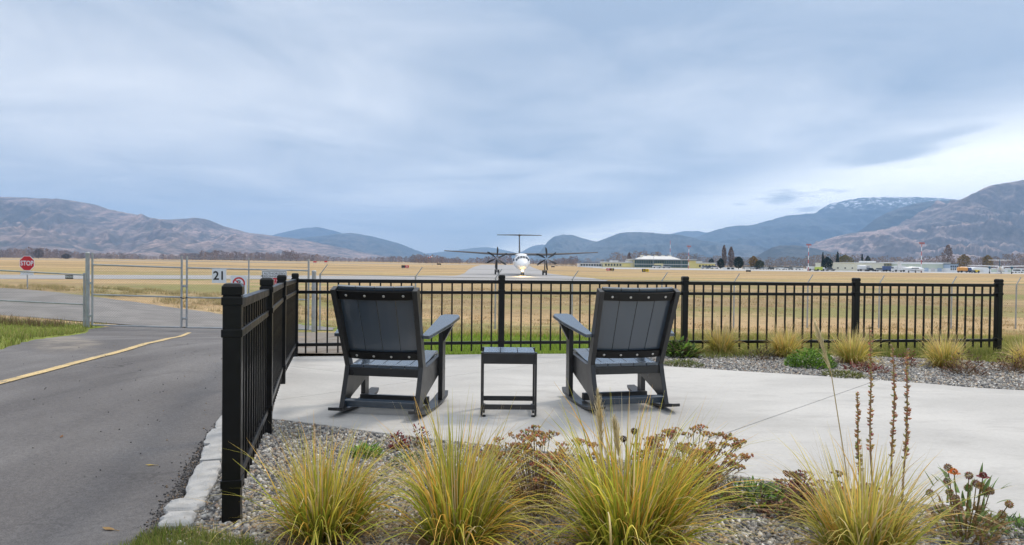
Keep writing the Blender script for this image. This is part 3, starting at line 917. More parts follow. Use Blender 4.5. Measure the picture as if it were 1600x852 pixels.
def chain_mesh(a, b, h0, h1, t, cell=0.075, r=0.0022):
    """woven diamond wire between two ground points (x,y,z), from h0 to h1 above them"""
    a = Vector(a); b = Vector(b); L = (b - a).xy.length; H = h1 - h0
    d = (b - a) / L
    nrm = Vector((-d.y, d.x, 0)).normalized()
    V = []; F = []
    def wire(s0, z0, s1, z1, off):
        p = a + d * s0 + Vector((0, 0, h0 + z0)) + nrm * off; q = a + d * s1 + Vector((0, 0, h0 + z1)) + nrm * off
        dr = (q - p).normalized(); sx = dr.cross(nrm).normalized()
        i = len(V)
        for e in (p, q):
            for k in range(3):
                an = 2 * math.pi * k / 3
                V.append(e + (sx * math.cos(an) + nrm * math.sin(an)) * r)
        for k in range(3): F.append((i + k, i + (k + 1) % 3, i + 3 + (k + 1) % 3, i + 3 + k))
    n0 = -int(H / cell) - 1; n1 = int(L / cell) + 1
    for k in range(n0, n1 + 1):
        s0 = k * cell
        for sgn, off in ((1, 0.002), (-1, -0.002)):
            # line s = s0 + z (or mirrored), clipped to the panel
            za = max(0.0, -s0); zb = min(H, L - s0)
            if zb - za < 0.01: continue
            if sgn > 0: wire(s0 + za, za, s0 + zb, zb, off)
            else: wire(s0 + za, H - za, s0 + zb, H - zb, off)
    o = np_mesh('chain_mesh', np.array([tuple(v) for v in V]), np.array(F), M['wire'])
    return fixed(o, t)

def pole(t, name, p, h, r, cap=True, below=0.15):
    mb = MB(); p = Vector(p)
    mb.tube([p - Vector((0, 0, below)), p + Vector((0, 0, h))], r, 10)
    if cap: mb.lathe([(r * 1.15, -0.01), (r * 1.15, 0.02), (r * 0.5, 0.045)], p + Vector((0, 0, h)), 10)
    return fixed(mb.build(name, M['galv'], smooth=False), t)

def rod(t, name, a, b, r, mat='galv', n=8):
    mb = MB(); mb.tube([a, b], r, n)
    return fixed(mb.build(name, M[mat]), t)

GY = 20.8
def gp(px, py_, Y=None):
    """ground point under a picture column at the gate line"""
    Y = GY + (px - 137) * 0.0016 if Y is None else Y
    a, _ = ray(px, py_)
    return Vector((a * Y, Y, gz(a * Y, Y)))

def level(px, py, base):
    """height above a base point seen at picture point (px,py)"""
    return (at(px, py, base.y).z - base.z)

def gate_leaf(label, px0, px1, tops, bars, mids=(), latch=False):
    a = gp(px0, 510); b = gp(px1, 510)
    t = thing('chain_link_gate', label, 'gate', a, group='gate leaves')
    hb, hm, ht = bars
    for nm, p in (('stile', a), ('stile', b)):
        mb = MB(); mb.tube([p + Vector((0, 0, hb)), p + Vector((0, 0, ht + 0.36))], 0.03, 10); fixed(mb.build(nm, M['galv']), t)
    for f in mids:
        p = a.lerp(b, f); mb = MB(); mb.tube([p + Vector((0, 0, hb)), p + Vector((0, 0, ht + 0.36))], 0.024, 8); fixed(mb.build('stile', M['galv']), t)
    for h in (hb, hm, ht):
        rod(t, 'rail', a + Vector((0, 0, h)), b + Vector((0, 0, h)), 0.024)
    for k in range(3):
        h = ht + 0.10 + 0.11 * k
        rod(t, 'barbed_wire', a + Vector((0, 0, h)), b + Vector((0, 0, h)), 0.004, 'wire', 4)
    chain_mesh(a, b, hb, ht, t)
    # hinges
    for h in (0.35, 1.35):
        mb = MB(); mb.box(a + Vector((-0.05, 0, h)), (0.12, 0.09, 0.07)); fixed(mb.build('hinge', M['galv'], bevel=0.01), t)
    return t, a, b

g0 = gp(215, 510)
hb = level(215, 510.3, g0); hm = level(215, 463, g0); ht = level(215, 416.5, g0)
leaf1, L1a, L1b = gate_leaf('narrower chain-link gate leaf beside the thick galvanised post', 144, 283.5, None, (max(hb, 0.06), hm, ht))
leaf2, L2a, L2b = gate_leaf('wide chain-link gate leaf hung with the number sign', 291.5, 481.5, None, (max(hb, 0.06), hm, ht), (0.505,))
# chain and latch between the leaves
mb = MB(); mb.tube([L1b + Vector((-0.02, -0.04, hm)), (L1b + L2a) / 2 + Vector((0, -0.06, hm - 0.03)), L2a + Vector((0.03, -0.04, hm))], 0.016, 6)
tag(mb.build('latch_chain', M['sign_black']), 'dark latch chain joining the two gate leaves', 'chain')
# gate posts
def gate_post(label, p, h, r):
    mb = MB(); mb.tube([p - Vector((0, 0, 0.3)), p + Vector((0, 0, h))], r, 14); mb.lathe([(r * 1.12, -0.015), (r * 1.12, 0.02), (r * 0.6, 0.05)], p + Vector((0, 0, h)), 14)
    t = thing('gate_post', label, 'post', p, group='galvanised gate posts')
    fixed(mb.build('pipe', M['galv']), t)
    for h_ in (0.45, 1.35):
        m2 = MB(); m2.lathe([(r * 1.18, 0), (r * 1.18, 0.07)], p + Vector((0, 0, h_)), 14); fixed(m2.build('hinge_band', M['galv']), t)
    return t
pA = gp(136.5, 515); gate_post('thick galvanised gate post at the grassy verge', pA, level(136.5, 396.5, pA), 0.058)
pB = gp(490, 514); gate_post('thick short galvanised gate post beside the fence corner', pB, level(490, 425, pB), 0.066)

# side panel of chain-link beyond the verge
def verge_fence():
    a = gp(-190, 505, 20.2); b = gp(131, 512, 20.75)
    t = thing('chain_link_fence', 'low chain-link fence panel left of the gate on the grassy verge', 'fence', a)
    hT = level(70, 426.5, a.lerp(b, 0.81)); hM = level(70, 473, a.lerp(b, 0.81))
    for h in (hT, hM): rod(t, 'rail', a + Vector((0, 0, h)), b + Vector((0, 0, h)), 0.022)
    for f in (0.0, 0.4):
        p = a.lerp(b, f); pole(t, 'post', p, hT, 0.028)
    pole(t, 'post', b, hT + 0.02, 0.026)
    chain_mesh(a, b, 0.05, hT, t)
    return a, b, hT
VA, VB, VH = verge_fence()

# perimeter fence running away to the side behind the black fence
def perimeter():
    cols = [(506, 22.4), (655, 23.6), (780, 24.6), (900, 25.4), (1040, 26.2), (1153, 26.8), (1268, 27.3), (1380, 27.8), (1493, 28.2), (1594, 28.6), (1700, 29.0), (1810, 29.4)]
    P = []
    for px, Y in cols:
        a, _ = ray(px - 6, 470); P.append(Vector((a * Y, Y, gz(a * Y, Y))))
    t = thing('chain_link_fence', 'long chain-link perimeter fence with slanted barbed-wire arms beyond the lawn', 'fence', P[0])
    for i, p in enumerate(P):
        H = 1.86
        pole(t, 'post', p, H, 0.030, cap=False)
        mb = MB(); mb.bar(p + Vector((0, 0, H - 0.02)), p + Vector((0.22, 0.06, H + 0.30)), 0.03, 0.03); fixed(mb.build('barb_arm', M['galv']), t)
    for i in range(len(P) - 1):
        a, b = P[i], P[i + 1]
        rod(t, 'top_wire', a + Vector((0, 0, 1.84)), b + Vector((0, 0, 1.84)), 0.010, 'wire', 5)
        for k in (0.4, 0.95):
            o = Vector((0.22 * k, 0.06 * k, 1.84 + 0.32 * k)); rod(t, 'barbed_wire', a + o, b + o, 0.003, 'wire', 4)
        chain_mesh(a, b, 0.04, 1.83, t, cell=0.10, r=0.0019)
perimeter()

# ---- lettering helper
def text(body, loc, size, mat, parent, face=(math.radians(90), 0, 0), bold=0.0, depth=0.002, sx=1.0, name='lettering'):
    c = bpy.data.curves.new(name, 'FONT'); c.body = body; c.size = size; c.align_x = 'CENTER'; c.align_y = 'CENTER'
    c.offset = bold; c.extrude = depth; c.resolution_u = 3
    o = bpy.data.objects.new(name, c); COL.objects.link(o)
    dg = bpy.context.evaluated_depsgraph_get()
    me = bpy.data.meshes.new_from_object(o.evaluated_get(dg)); me.name = name
    bpy.data.objects.remove(o); bpy.data.curves.remove(c)
    me.materials.clear()
    o = link(name, me, mat, parent)
    o.rotation_euler = face; o.scale = (sx, 1, 1); o.location = loc
    return o

def plate(w, h, d, mat, parent, name='panel', loc=(0, 0, 0), bevel=0.004):
    mb = MB(); mb.box(loc, (w, d, h)); return mb.build(name, mat, parent, bevel=bevel)

def hung_sign(name, label, px, py, w_px, h_px, Y):
    c = at(px, py, Y); s = Y / FPX
    t = thing(name, label, 'sign', c, ROLL * 0.0)
    return t, w_px * s, h_px * s

# number 21
Yg = L2a.y - 0.05
t, w, h = hung_sign('number_sign', 'white square sign with the number 21 on the gate', 342.3, 431.5, 22.5, 22, Yg)
plate(w, h, 0.006, M['sign_white'], t)
text('21', (0, -0.005, 0.0), h * 0.86, M['sign_black'], t, bold=h * 0.016)
# prohibition sign
t, w, h = hung_sign('prohibition_sign', 'white sign with a red prohibition circle beside the number 21', 373, 447, 25.5, 33, Yg)
plate(w, h, 0.006, M['sign_white'], t)
def ring(r0, r1, mat, parent, c=(0, 0), name='ring', n=28, a0=0.0, a1=2 * math.pi):
    mb = MB(); V = []; F = []
    for k in range(n + 1):
        a = a0 + (a1 - a0) * k / n
        for r in (r0, r1): V.append((c[0] + r * math.cos(a), -0.0055, c[1] + r * math.sin(a)))
    for k in range(n): F.append((2 * k, 2 * k + 1, 2 * k + 3, 2 * k + 2))
    mb.add(V, F); return mb.build(name, mat, parent)
cz = h * 0.12
ring(w * 0.29, w * 0.385, M['sign_red'], t, (0, cz))
text('P', (0, -0.005, cz + 0.01), w * 0.42, M['sign_black'], t, bold=0.004)
mb = MB(); r_ = w * 0.31; mb.bar((-r_ * 0.71, -0.0075, cz + r_ * 0.71), (r_ * 0.71, -0.0075, cz - r_ * 0.71), 0.002, w * 0.06, up=(1, 0, 1)); mb.build('slash', M['sign_red'], t)
# authorised personnel sign
t, w, h = hung_sign('warning_sign', 'white and red authorized personnel only sign on the gate', 428.5, 435.5, 39, 25, Yg)
plate(w, h, 0.006, M['sign_white'], t)
bw = 0.012
for nm, x0, z0, ww, hh in (('border', 0, h / 2 - 0.025, w - 0.05, bw), ('border', 0, -h / 2 + 0.025, w - 0.05, bw), ('border', -w / 2 + 0.025, 0, bw, h - 0.05), ('border', w / 2 - 0.025, 0, bw, h - 0.05)):
    mb = MB(); mb.box((x0, -0.0045, z0), (ww, 0.003, hh)); mb.build(nm, M['sign_black'], t)
text('AUTHORIZED', (0, -0.005, h * 0.30), h * 0.21, M['sign_black'], t)
text('PERSONNEL ONLY', (0, -0.005, h * 0.13), h * 0.20, M['sign_black'], t)
mb = MB(); mb.box((0, -0.0048, -h * 0.19), (w * 0.80, 0.004, h * 0.46)); mb.build('red_panel', M['sign_red'], t)
text('DO NOT ENTER', (0, -0.0075, -h * 0.13), h * 0.17, M['sign_white'], t)
text('RESTRICTED AREA', (0, -0.0075, -h * 0.29), h * 0.13, M['sign_white'], t)
# small dark tag on the verge fence
pt = VA.lerp(VB, 0.92); 
t, w, h = hung_sign('fence_tag', 'small black name plate wired to the low chain-link fence', 108, 433, 12.5, 5.6, pt.y - 0.04)
plate(w, h, 0.004, M['sign_black'], t)
text('FENCING', (0, -0.003, 0), h * 0.62, M['sign_white'], t, bold=0.002, sx=0.9)

# STOP sign
def stop_sign():
    Y = 36.5
    c = at(42, 411.5, Y); gx = c.x; base = Vector((gx, Y, gz(gx, Y)))
    t = thing('stop_sign', 'red octagonal stop sign on a thin post across the gravel yard', 'sign', base)
    R = 0.395 / math.cos(math.pi / 8)
    hz = c.z - base.z
    def octa(r, y, d, mat, nm):
        mb = MB(); mb.prism([(r * math.cos(math.pi / 8 + k * math.pi / 4), y, hz + r * math.sin(math.pi / 8 + k * math.pi / 4)) for k in reversed(range(8))], (0, -d, 0)) ; return mb.build(nm, mat, t)
    octa(R, 0, 0.006, M['sign_white'], 'border')
    octa(R * 0.94, -0.0065, 0.003, M['sign_red'], 'face')
    text('STOP', (0, -0.012, hz - 0.01), 0.36, M['sign_white'], t, bold=0.008, sx=0.80)
    plate(0.70, 0.20, 0.005, M['sign_white'], t, 'tab_plate', (0, 0.0, hz - 0.52))
    mb = MB(); mb.box((0, 0.03, hz / 2 - 0.1), (0.05, 0.04, hz + 0.2)); mb.build('post', M['galv'], t)
stop_sign()

# ================================================================== AIRFIELD
def fp(px, py):
    """ground point on the flat airfield seen at a picture point"""
    a, b = ray(px, py); Y = (FIELD - EYE) / b
    return Vector((a * Y, Y, FIELD))

def far_mat(name, c1, c2, sc, stretch=(1, 1, 1), rough=0.9):
    return material(name, c1, rough, 0.2, col2=c2, var_scale=sc, stretch=stretch)
M['taxi'] = far_mat('taxiway_asphalt', (0.33, 0.325, 0.33), (0.40, 0.39, 0.385), 0.15, (0.3, 2, 1))
M['apron'] = far_mat('apron_concrete', (0.42, 0.41, 0.40), (0.50, 0.49, 0.47), 0.08)

def field_sheet(name, poly, mat, label, lift):
    mb = MB(); n = len(poly)
    mb.add([(x, y, FIELD + lift) for x, y in poly], [tuple(range(n))])
    return tag(mb.build(name, mat), label, kind='structure')
def f2(px, py):
    q = fp(px, py); return (q.x, q.y)
left_far = [f2(0, 429.6), f2(200, 430.2), f2(400, 430.8), f2(560, 431.2), f2(680, 431.0)]
lf_ext = (left_far[0][0] * 3.2, left_far[0][1] * 1.0 - 30)
near_side = [f2(0, 436.4), f2(300, 436.6), f2(560, 437.2), f2(760, 440.2), f2(900, 441.5)]
taxi = [(left_far[0][0] - 120, left_far[0][1] - 36)] + smooth_line(left_far + [f2(720, 429.6), f2(733, 421), f2(742, 416.8), f2(752, 414.2)], 4)
taxi += [f2(800, 414.6), f2(826, 415.2), f2(832, 418), f2(857, 427.6), f2(890, 432), f2(925, 435), f2(950, 438.6)]
taxi += list(reversed(smooth_line(near_side + [f2(945, 440.2)], 3))) + [(near_side[0][0] - 120, near_side[0][1] - 40)]
field_sheet('taxiway', taxi, M['taxi'], 'grey taxiway curving past the waiting aeroplane', 0.03)
field_sheet('runway', [(-900, 640), (1500, 560), (1500, 505), (-900, 575)], M['taxi'], 'thin grey strip of the far runway', 0.02)
field_sheet('apron', [f2(905, 417.2), (40, 285), (85, 268), (170, 262), (330, 262), (520, 275), (520, 470), (60, 480)], M['apron'], 'pale apron in front of the terminal and hangars', 0.05)

# ---- airliner facing the camera
M['fus'] = material('aircraft_white', (0.80, 0.81, 0.83), 0.3, 0.5, var=0.03, var_scale=0.8)
M['dark_tail'] = material('aircraft_dark_grey', (0.035, 0.037, 0.042), 0.4)
M['nacelle'] = material('nacelle_grey', (0.09, 0.09, 0.10), 0.45)
M['blade'] = material('propeller_black', (0.02, 0.022, 0.025), 0.5)
M['wing_grey'] = material('wing_shade_boot_grey', (0.075, 0.08, 0.09), 0.45)  # dark grey paints in the shaded underside together with the black de-ice boots

def skin(sections, n=20):
    """closed body from cross-sections (y, z centre, half width, half height)"""
    V = []; F = []
    for y, zc, hw, hh in sections:
        for k in range(n):
            a = 2 * math.pi * k / n; V.append((hw * math.cos(a), y, zc + hh * math.sin(a)))
    for i in range(len(sections) - 1):
        for k in range(n):
            a = i * n + k; b = i * n + (k + 1) % n; F.append((a, a + n, b + n, b))
    F.append(tuple(range(n))); F.append(tuple(reversed(range((len(sections) - 1) * n, len(sections) * n))))
    return V, F

def airfoil(mb, stations):
    """lofted wing: stations of (x, y leading, chord, z, thickness)"""
    V = []; F = []; prof = ((0, 0), (0.12, 0.5), (0.4, 0.5), (1.0, 0.03), (0.4, -0.45), (0.1, -0.45))
    for x, y, c, z, th in stations:
        for a, b in prof: V.append((x, y + a * c, z + b * th))
    m = len(prof)
    for i in range(len(stations) - 1):
        for k in range(m):
            a = i * m + k; b = i * m + (k + 1) % m; F.append((a, b, b + m, a + m))
    F.append(tuple(reversed(range(m)))); F.append(tuple((len(stations) - 1) * m + k for k in range(m)))
    mb.add(V, F)

def airliner():
    Yw = 126.5; X0 = at(815.4, 410, 116).x
    t = thing('airliner', 'white twin-propeller airliner with a dark T-tail facing the patio on the taxiway', 'aeroplane', (X0, Yw, FIELD + 0.03), math.radians(0.6))
    R = 1.36; zc = 2.38
    sec = [(-12.6, zc - 0.62, 0.04, 0.04), (-12.35, zc - 0.56, 0.42, 0.36), (-11.9, zc - 0.46, 0.72, 0.64), (-11.2, zc - 0.32, 1.0, 0.93), (-10.3, zc - 0.14, 1.22, 1.16), (-9.4, zc - 0.03, 1.33, 1.31), (-8.2, zc, R, R),
           (0, zc, R, R), (9, zc, R, R), (13, zc + 0.25, 1.15, 1.12), (17, zc + 0.75, 0.62, 0.66), (19.8, zc + 1.15, 0.18, 0.24)]
    mb = MB(); mb.add(*skin(sec, 24)); body = mb.build('fuselage', M['fus'], t, smooth=True)
    def nose_pt(y, a, off=0.02):
        for i in range(len(sec) - 1):
            if sec[i][0] <= y <= sec[i + 1][0]:
                f = (y - sec[i][0]) / (sec[i + 1][0] - sec[i][0]); s = [sec[i][k] + f * (sec[i + 1][k] - sec[i][k]) for k in range(4)]
                return ((s[2] + off) * math.cos(a), y, s[1] + (s[3] + off) * math.sin(a))
    for a0, a1 in ((68, 89), (91, 112), (42, 65), (115, 138), (22, 39), (141, 158)):     # cockpit panes
        mb = MB(); V = []; F = []
        y0, y1 = (-11.12, -10.25) if 60 < a0 < 113 else (-10.95, -9.95)
        for i in range(4):
            for j in range(4):
                V.append(nose_pt(y0 + (y1 - y0) * i / 3, math.radians(a0 + (a1 - a0) * j / 3)))
        for i in range(3):
            for j in range(3): F.append((i * 4 + j, i * 4 + j + 1, i * 4 + j + 5, i * 4 + j + 4))
        mb.add(V, F); mb.build('cockpit_pane', M['glass'], body)
    for s in (-1, 1):                                                                     # cabin windows
        for k in range(14):
            mb = MB(); mb.box((s * (R - 0.003), -6.2 + k * 1.0, zc + 0.35), (0.03, 0.26, 0.38)); mb.build('cabin_window', M['glass'], body)
    mb = MB(); mb.add(*skin([(-4.2, zc + 1.15, 0.15, 0.05), (-3.2, zc + 1.25, 1.05, 0.30), (0, zc + 1.28, 1.15, 0.34), (2.6, zc + 1.2, 1.0, 0.28), (4.4, zc + 1.1, 0.15, 0.05)], 16)); mb.build('wing_fairing', M['fus'], t, smooth=True)
    for s in (-1, 1):
        mb = MB(); zw = zc + 1.42
        airfoil(mb, [(s * 0.4, -1.6, 2.9, zw, 0.46), (s * 4.4, -1.6, 2.9, zw, 0.42), (s * 14.2, -0.5, 1.35, zw + 0.52, 0.17)]); mb.build('wing', M['wing_grey'], t)
        ex = s * 4.45; ez = zc + 0.62
        mb = MB(); mb.add(*skin([(-4.3, ez, 0.30, 0.34), (-3.9, ez - 0.05, 0.46, 0.52), (-2.5, ez - 0.06, 0.52, 0.66), (0.5, ez + 0.1, 0.5, 0.62), (3.2, ez + 0.5, 0.3, 0.28), (4.6, ez + 0.65, 0.06, 0.06)], 16))
        na = mb.build('engine_nacelle', M['fus'], t, smooth=True)
        mb = MB(); mb.add(*skin([(-4.34, ez - 0.42, 0.20, 0.16), (-4.28, ez - 0.42, 0.30, 0.24), (-3.2, ez - 0.40, 0.34, 0.26)], 14)); mb.build('air_intake', M['nacelle'], na, smooth=True)
        # propeller: spinner and six broad curved blades
        mb = MB(); mb.add(*skin([(-5.25, ez, 0.03, 0.03), (-5.05, ez, 0.17, 0.17), (-4.7, ez, 0.29, 0.29), (-4.32, ez, 0.32, 0.32)], 14)); pr = mb.build('spinner', M['blade'], t, smooth=True)
        for k in range(6):
            a = math.radians(60 * k + (22 if s < 0 else 30))
            ux, uz = math.cos(a), math.sin(a); tx, tz = -uz, ux
            V = []; F = []; st = ((0.22, 0.10, 0.0, 60), (0.7, 0.17, 0.02, 45), (1.3, 0.19, 0.05, 32), (1.8, 0.15, 0.12, 24), (2.05, 0.05, 0.2, 20))
            for r_, hw, sw, tw in st:
                cw = math.cos(math.radians(tw)); sw_ = math.sin(math.radians(tw))
                for e in (-1, 1):
                    for th in (-0.02, 0.02):
                        o_ = e * hw + sw
                        V.append((ex + ux * r_ + tx * o_ * cw, -4.62 + o_ * sw_ + th, ez + uz * r_ + tz * o_ * cw))
            for i in range(len(st) - 1):
                b = i * 4
                F += [(b, b + 2, b + 6, b + 4), (b + 1, b + 5, b + 7, b + 3), (b, b + 4, b + 5, b + 1), (b + 2, b + 3, b + 7, b + 6)]
            F += [(0, 1, 3, 2), (16, 18, 19, 17)]
            mb = MB(); mb.add(V, F); mb.build('propeller_blade', M['blade'], pr)
        # main gear
        mb = MB(); mb.tube([(ex, 0.6, ez - 0.3), (ex, 0.9, 0.55)], 0.11, 8); mb.tube([(ex, 1.5, ez - 0.2), (ex, 0.9, 0.85)], 0.06, 6); mb.tube([(ex - 0.34, 0.9, 0.47), (ex + 0.34, 0.9, 0.47)], 0.07, 8)
        lg = mb.build('main_gear_leg', M['nacelle'], t)
        for w in (-1, 1):
            mb = MB(); mb.tube([(ex + w * 0.16, 0.9, 0.47), (ex + w * 0.44, 0.9, 0.47)], 0.47, 16); mb.build('wheel', M['rubber'], lg, bevel=0.05)
        mb = MB(); mb.box((ex + s * 0.42, 0.7, 1.35), (0.04, 1.5, 0.6)); mb.build('gear_door', M['fus'], lg)
    # nose gear with its taxi light
    mb = MB(); mb.tube([(0, -10.2, zc - 1.2), (0, -10.5, 0.4)], 0.08, 8); mb.tube([(-0.26, -10.5, 0.3), (0.26, -10.5, 0.3)], 0.05, 8); lg = mb.build('nose_gear_leg', M['nacelle'], t)
    for w in (-1, 1):
        mb = MB(); mb.tube([(w * 0.12, -10.5, 0.3), (w * 0.30, -10.5, 0.3)], 0.3, 14); mb.build('wheel', M['rubber'], lg, bevel=0.03)
    M['taxi_light'] = material('taxi_light_glow', (1, 0.8, 0.4), 0.3, emit=((1.0, 0.62, 0.18), 9.0))
    mb = MB(); mb.tube([(0, -10.75, 0.92), (0, -10.62, 0.92)], [0.19, 0.12], 14); mb.build('taxi_light', M['taxi_light'], lg)
    # fin and tailplane
    mb = MB(); V = []
    for z, y0, y1, th in ((zc + 0.9, 11.5, 18.2, 0.20), (zc + 5.55, 16.2, 19.6, 0.13)):
        for y, w in ((y0, 0.0), (y0 + (y1 - y0) * 0.3, th), (y1, 0.02), (y0 + (y1 - y0) * 0.3, -th)): V.append((w, y, z))
    mb.add(V, [(3, 2, 1, 0), (4, 5, 6, 7)] + [(k, (k + 1) % 4, 4 + (k + 1) % 4, 4 + k) for k in range(4)]); mb.build('fin', M['dark_tail'], t)
    mb = MB(); mb.add(*skin([(15.6, zc + 5.62, 0.02, 0.02), (16.4, zc + 5.62, 0.24, 0.24), (19.2, zc + 5.62, 0.2, 0.2), (20.2, zc + 5.6, 0.02, 0.02)], 12)); mb.build('tail_bullet', M['dark_tail'], t, smooth=True)
    for s in (-1, 1):
        mb = MB(); airfoil(mb, [(s * 0.1, 16.6, 2.5, zc + 5.68, 0.26), (s * 4.7, 17.5, 1.3, zc + 5.68, 0.14)]); mb.build('tailplane', M['dark_tail'], t)
    # the light itself
    ld = bpy.data.lights.new('taxi_lamp', 'SPOT'); ld.energy = 2600; ld.color = (1, 0.68, 0.25); ld.spot_size = math.radians(70); ld.spot_blend = 0.6; ld.shadow_soft_size = 0.15
    lo = bpy.data.objects.new('taxi_lamp', ld); COL.objects.link(lo); lo.parent = t; lo.location = (0, -10.85, 0.92); lo.rotation_euler = (math.radians(62), 0, math.radians(180))
airliner()

# ---- airfield signs
def field_sign(label, px, py, w_px, h_px, Y, cols, cat='sign'):
    s = Y / FPX; c = at(px, py, Y); w = w_px * s; h = h_px * s
    t = thing('airfield_sign', label, cat, (c.x, Y, FIELD))
    z = c.z - FIELD
    n = len(cols); 
    for k, (cl, mark) in enumerate(cols):
        x = -w / 2 + w * (k + 0.5) / n
        mb = MB(); mb.box((x, 0, z), (w / n - 0.02, 0.25, h)); p = mb.build('panel', M[cl], t, bevel=0.02)
        if mark: text(mark[0], (x, -0.128, z), h * 0.9, M[mark[1]], t, bold=0.01)
    for x in (-w * 0.35, w * 0.35):
        mb = MB(); mb.box((x, 0, (z - h / 2) / 2), (0.08, 0.08, z - h / 2 + 0.02)); mb.build('leg', M['galv'], t)
field_sign('black and red airfield sign left of the aeroplane on dry grass', 633, 416.8, 11.6, 4.2, 190, (('sign_black', None), ('sign_red', ('21', 'sign_white'))))
field_sign('small red airfield sign in front of the far trees', 509, 408.9, 4.5, 2.2, 330, (('sign_red', None),))
field_sign('small red airfield sign right of the gate', 492, 409.4, 5.0, 2.0, 330, (('sign_red', None),))
field_sign('low black airfield sign beside the far runway', 686, 412.9, 6.4, 2.0, 300, (('sign_black', None), ('sign_black', None)))
field_sign('red and black airfield sign in front of the terminal annex', 953.5, 421.2, 12, 3.8, 190, (('sign_red', ('03', 'sign_white')), ('sign_black', ('B', 'sign_yellow'))))
field_sign('black and yellow airfield sign before the terminal', 1008.5, 422.6, 10.5, 4.6, 180, (('sign_black', ('B', 'sign_yellow')), ('sign_yellow', ('A', 'sign_black'))))
field_sign('pair of dark airfield boxes on the field edge below the car park', 1169.5, 423.5, 7.5, 2.6, 215, (('sign_black', None), ('sign_black', None)))
field_sign('low dark sign under the aeroplane\'s wing near the annex', 864, 416.8, 5.5, 1.8, 290, (('sign_black', None), ('sign_black', None)))
# windsock
def windsock():
    Y = 330; c = at(675.5, 402, Y)
    t = thing('windsock', 'small white and orange windsock on a mast before the far trees', 'windsock', (c.x, Y, FIELD))
    z = c.z - FIELD
    mb = MB(); mb.tube([(0, 0, 0), (0, 0, z + 0.4)], 0.06, 6); mb.build('mast', M['galv'], t)
    for k in range(4):
        m = 'sign_white' if k % 2 == 0 else 'sign_red'
        mb = MB(); mb.tube([(-0.05 - 0.5 * k, 0, z + 0.3 - 0.15 * k), (-0.55 - 0.5 * k, 0, z + 0.15 - 0.15 * k)], [0.33 - 0.05 * k, 0.28 - 0.05 * k], 8); mb.build('sock_band', M[m], t)
windsock()

M['mast_head'] = material('mast_head_red', (0.42, 0.16, 0.16), 0.6)
M['mast_red'] = material('mast_red', (0.55, 0.13, 0.13), 0.6)
# ---- lighting masts painted red and white
def mast(label, px, py_top, py_base, head, Y):
    b = at(px, py_base, Y); top = at(px + 0.4, py_top, Y)
    t = thing('mast', label, 'mast', (b.x, Y, FIELD), group='red and white masts')
    H = top.z - FIELD; n = 7
    for k in range(n):
        mb = MB(); mb.tube([(0, 0, H * k / n), (0, 0, H * (k + 1) / n)], [0.19 - 0.012 * k, 0.19 - 0.012 * (k + 1)], 8)
        mb.build('mast_section', M['mast_red'] if k % 2 == 0 else M['white'], t)
    if head:
        mb = MB(); mb.box((0, 0, H), (head, 0.4, 0.35))
        for k in range(4): mb.box((-head / 2 + head * (k + 0.5) / 4, -0.25, H - 0.35), (0.35, 0.3, 0.45))
        mb.build('floodlight_head', M['mast_head'], t)

mast('red and white mast rising behind the terminal roof', 1047, 376, 405, 0, 425)
mast('red and white floodlight mast before the yellow end of the terminal', 1076, 384.5, 420, 2.2, 350)
mast('red and white floodlight mast beside the car park', 1263, 382, 424.5, 2.2, 300)
mast('red and white floodlight mast in front of the big hangar', 1439.5, 379.5, 427, 2.2, 280)
def thin_pole(label, px, pt, Y):
    b = at(px, 418, Y); z = at(px, pt, Y).z - FIELD
    mb = MB(); mb.tube([(0, 0, 0), (0, 0, z)], [0.12, 0.07], 6); mb.tube([(0, 0, z - 0.05), (0.8, 0, z + 0.1)], 0.05, 5)
    o = mb.build('light_pole', M['galv']); o.location = (b.x, Y, FIELD); tag(o, label, 'pole')
thin_pole('thin pale light pole before the terminal windows', 1021, 401, 372)
thin_pole('thin pale light pole right of the terminal glazing', 1064.5, 402, 372)
thin_pole('thin pale light pole beside the dark round tree', 1121, 402, 372)

# ---- buildings
M['cream'] = material('cream_wall', (0.68, 0.61, 0.36), 0.8, var=0.05, var_scale=0.4)
M['yellow_wall'] = material('yellow_wall', (0.78, 0.66, 0.26), 0.8, var=0.05, var_scale=0.4)
M['pale_wall'] = material('pale_metal_wall', (0.72, 0.69, 0.56), 0.7, var=0.06, var_scale=0.3)
M['white_wall'] = material('white_wall', (0.84, 0.85, 0.86), 0.7, var=0.04, var_scale=0.4)
M['blue_wall'] = material('blue_wall', (0.42, 0.52, 0.66), 0.7, var=0.05, var_scale=0.4)
M['green_wall'] = material('pale_green_wall', (0.62, 0.68, 0.58), 0.7, var=0.04, var_scale=0.4)
M['roof_grey'] = material('roof_grey', (0.66, 0.65, 0.63), 0.8, var=0.08, var_scale=0.3)
M['teal_glass'] = material('teal_glazing', (0.05, 0.11, 0.12), 0.15, 0.6, var=0.2, var_scale=0.3)
M['fascia'] = material('dark_fascia', (0.08, 0.10, 0.11), 0.6)

class Bld:
    def __init__(s, name, label, px0, px1, Y, depth):
        s.Y = Y; s.px0 = px0; s.depth = depth
        a = at(px0, 418, Y); b = at(px1, 418, Y); s.x0 = a.x; s.w = b.x - a.x
        s.t = thing(name, label, 'building', (a.x, Y, FIELD + 0.05))
    def X(s, px): return at(px, 418, s.Y).x - s.x0
    def Z(s, px, py): return at(px, py, s.Y).z - FIELD - 0.05
    def box(s, name, mat, xa, xb, z0, z1, y0=0.0, y1=None, parent=None, bevel=0.0):
        y1 = s.depth if y1 is None else y1
        mb = MB(); mb.box(((xa + xb) / 2, (y0 + y1) / 2, (z0 + z1) / 2), (xb - xa, y1 - y0, z1 - z0)); return mb.build(name, mat, parent or s.t, bevel=bevel)

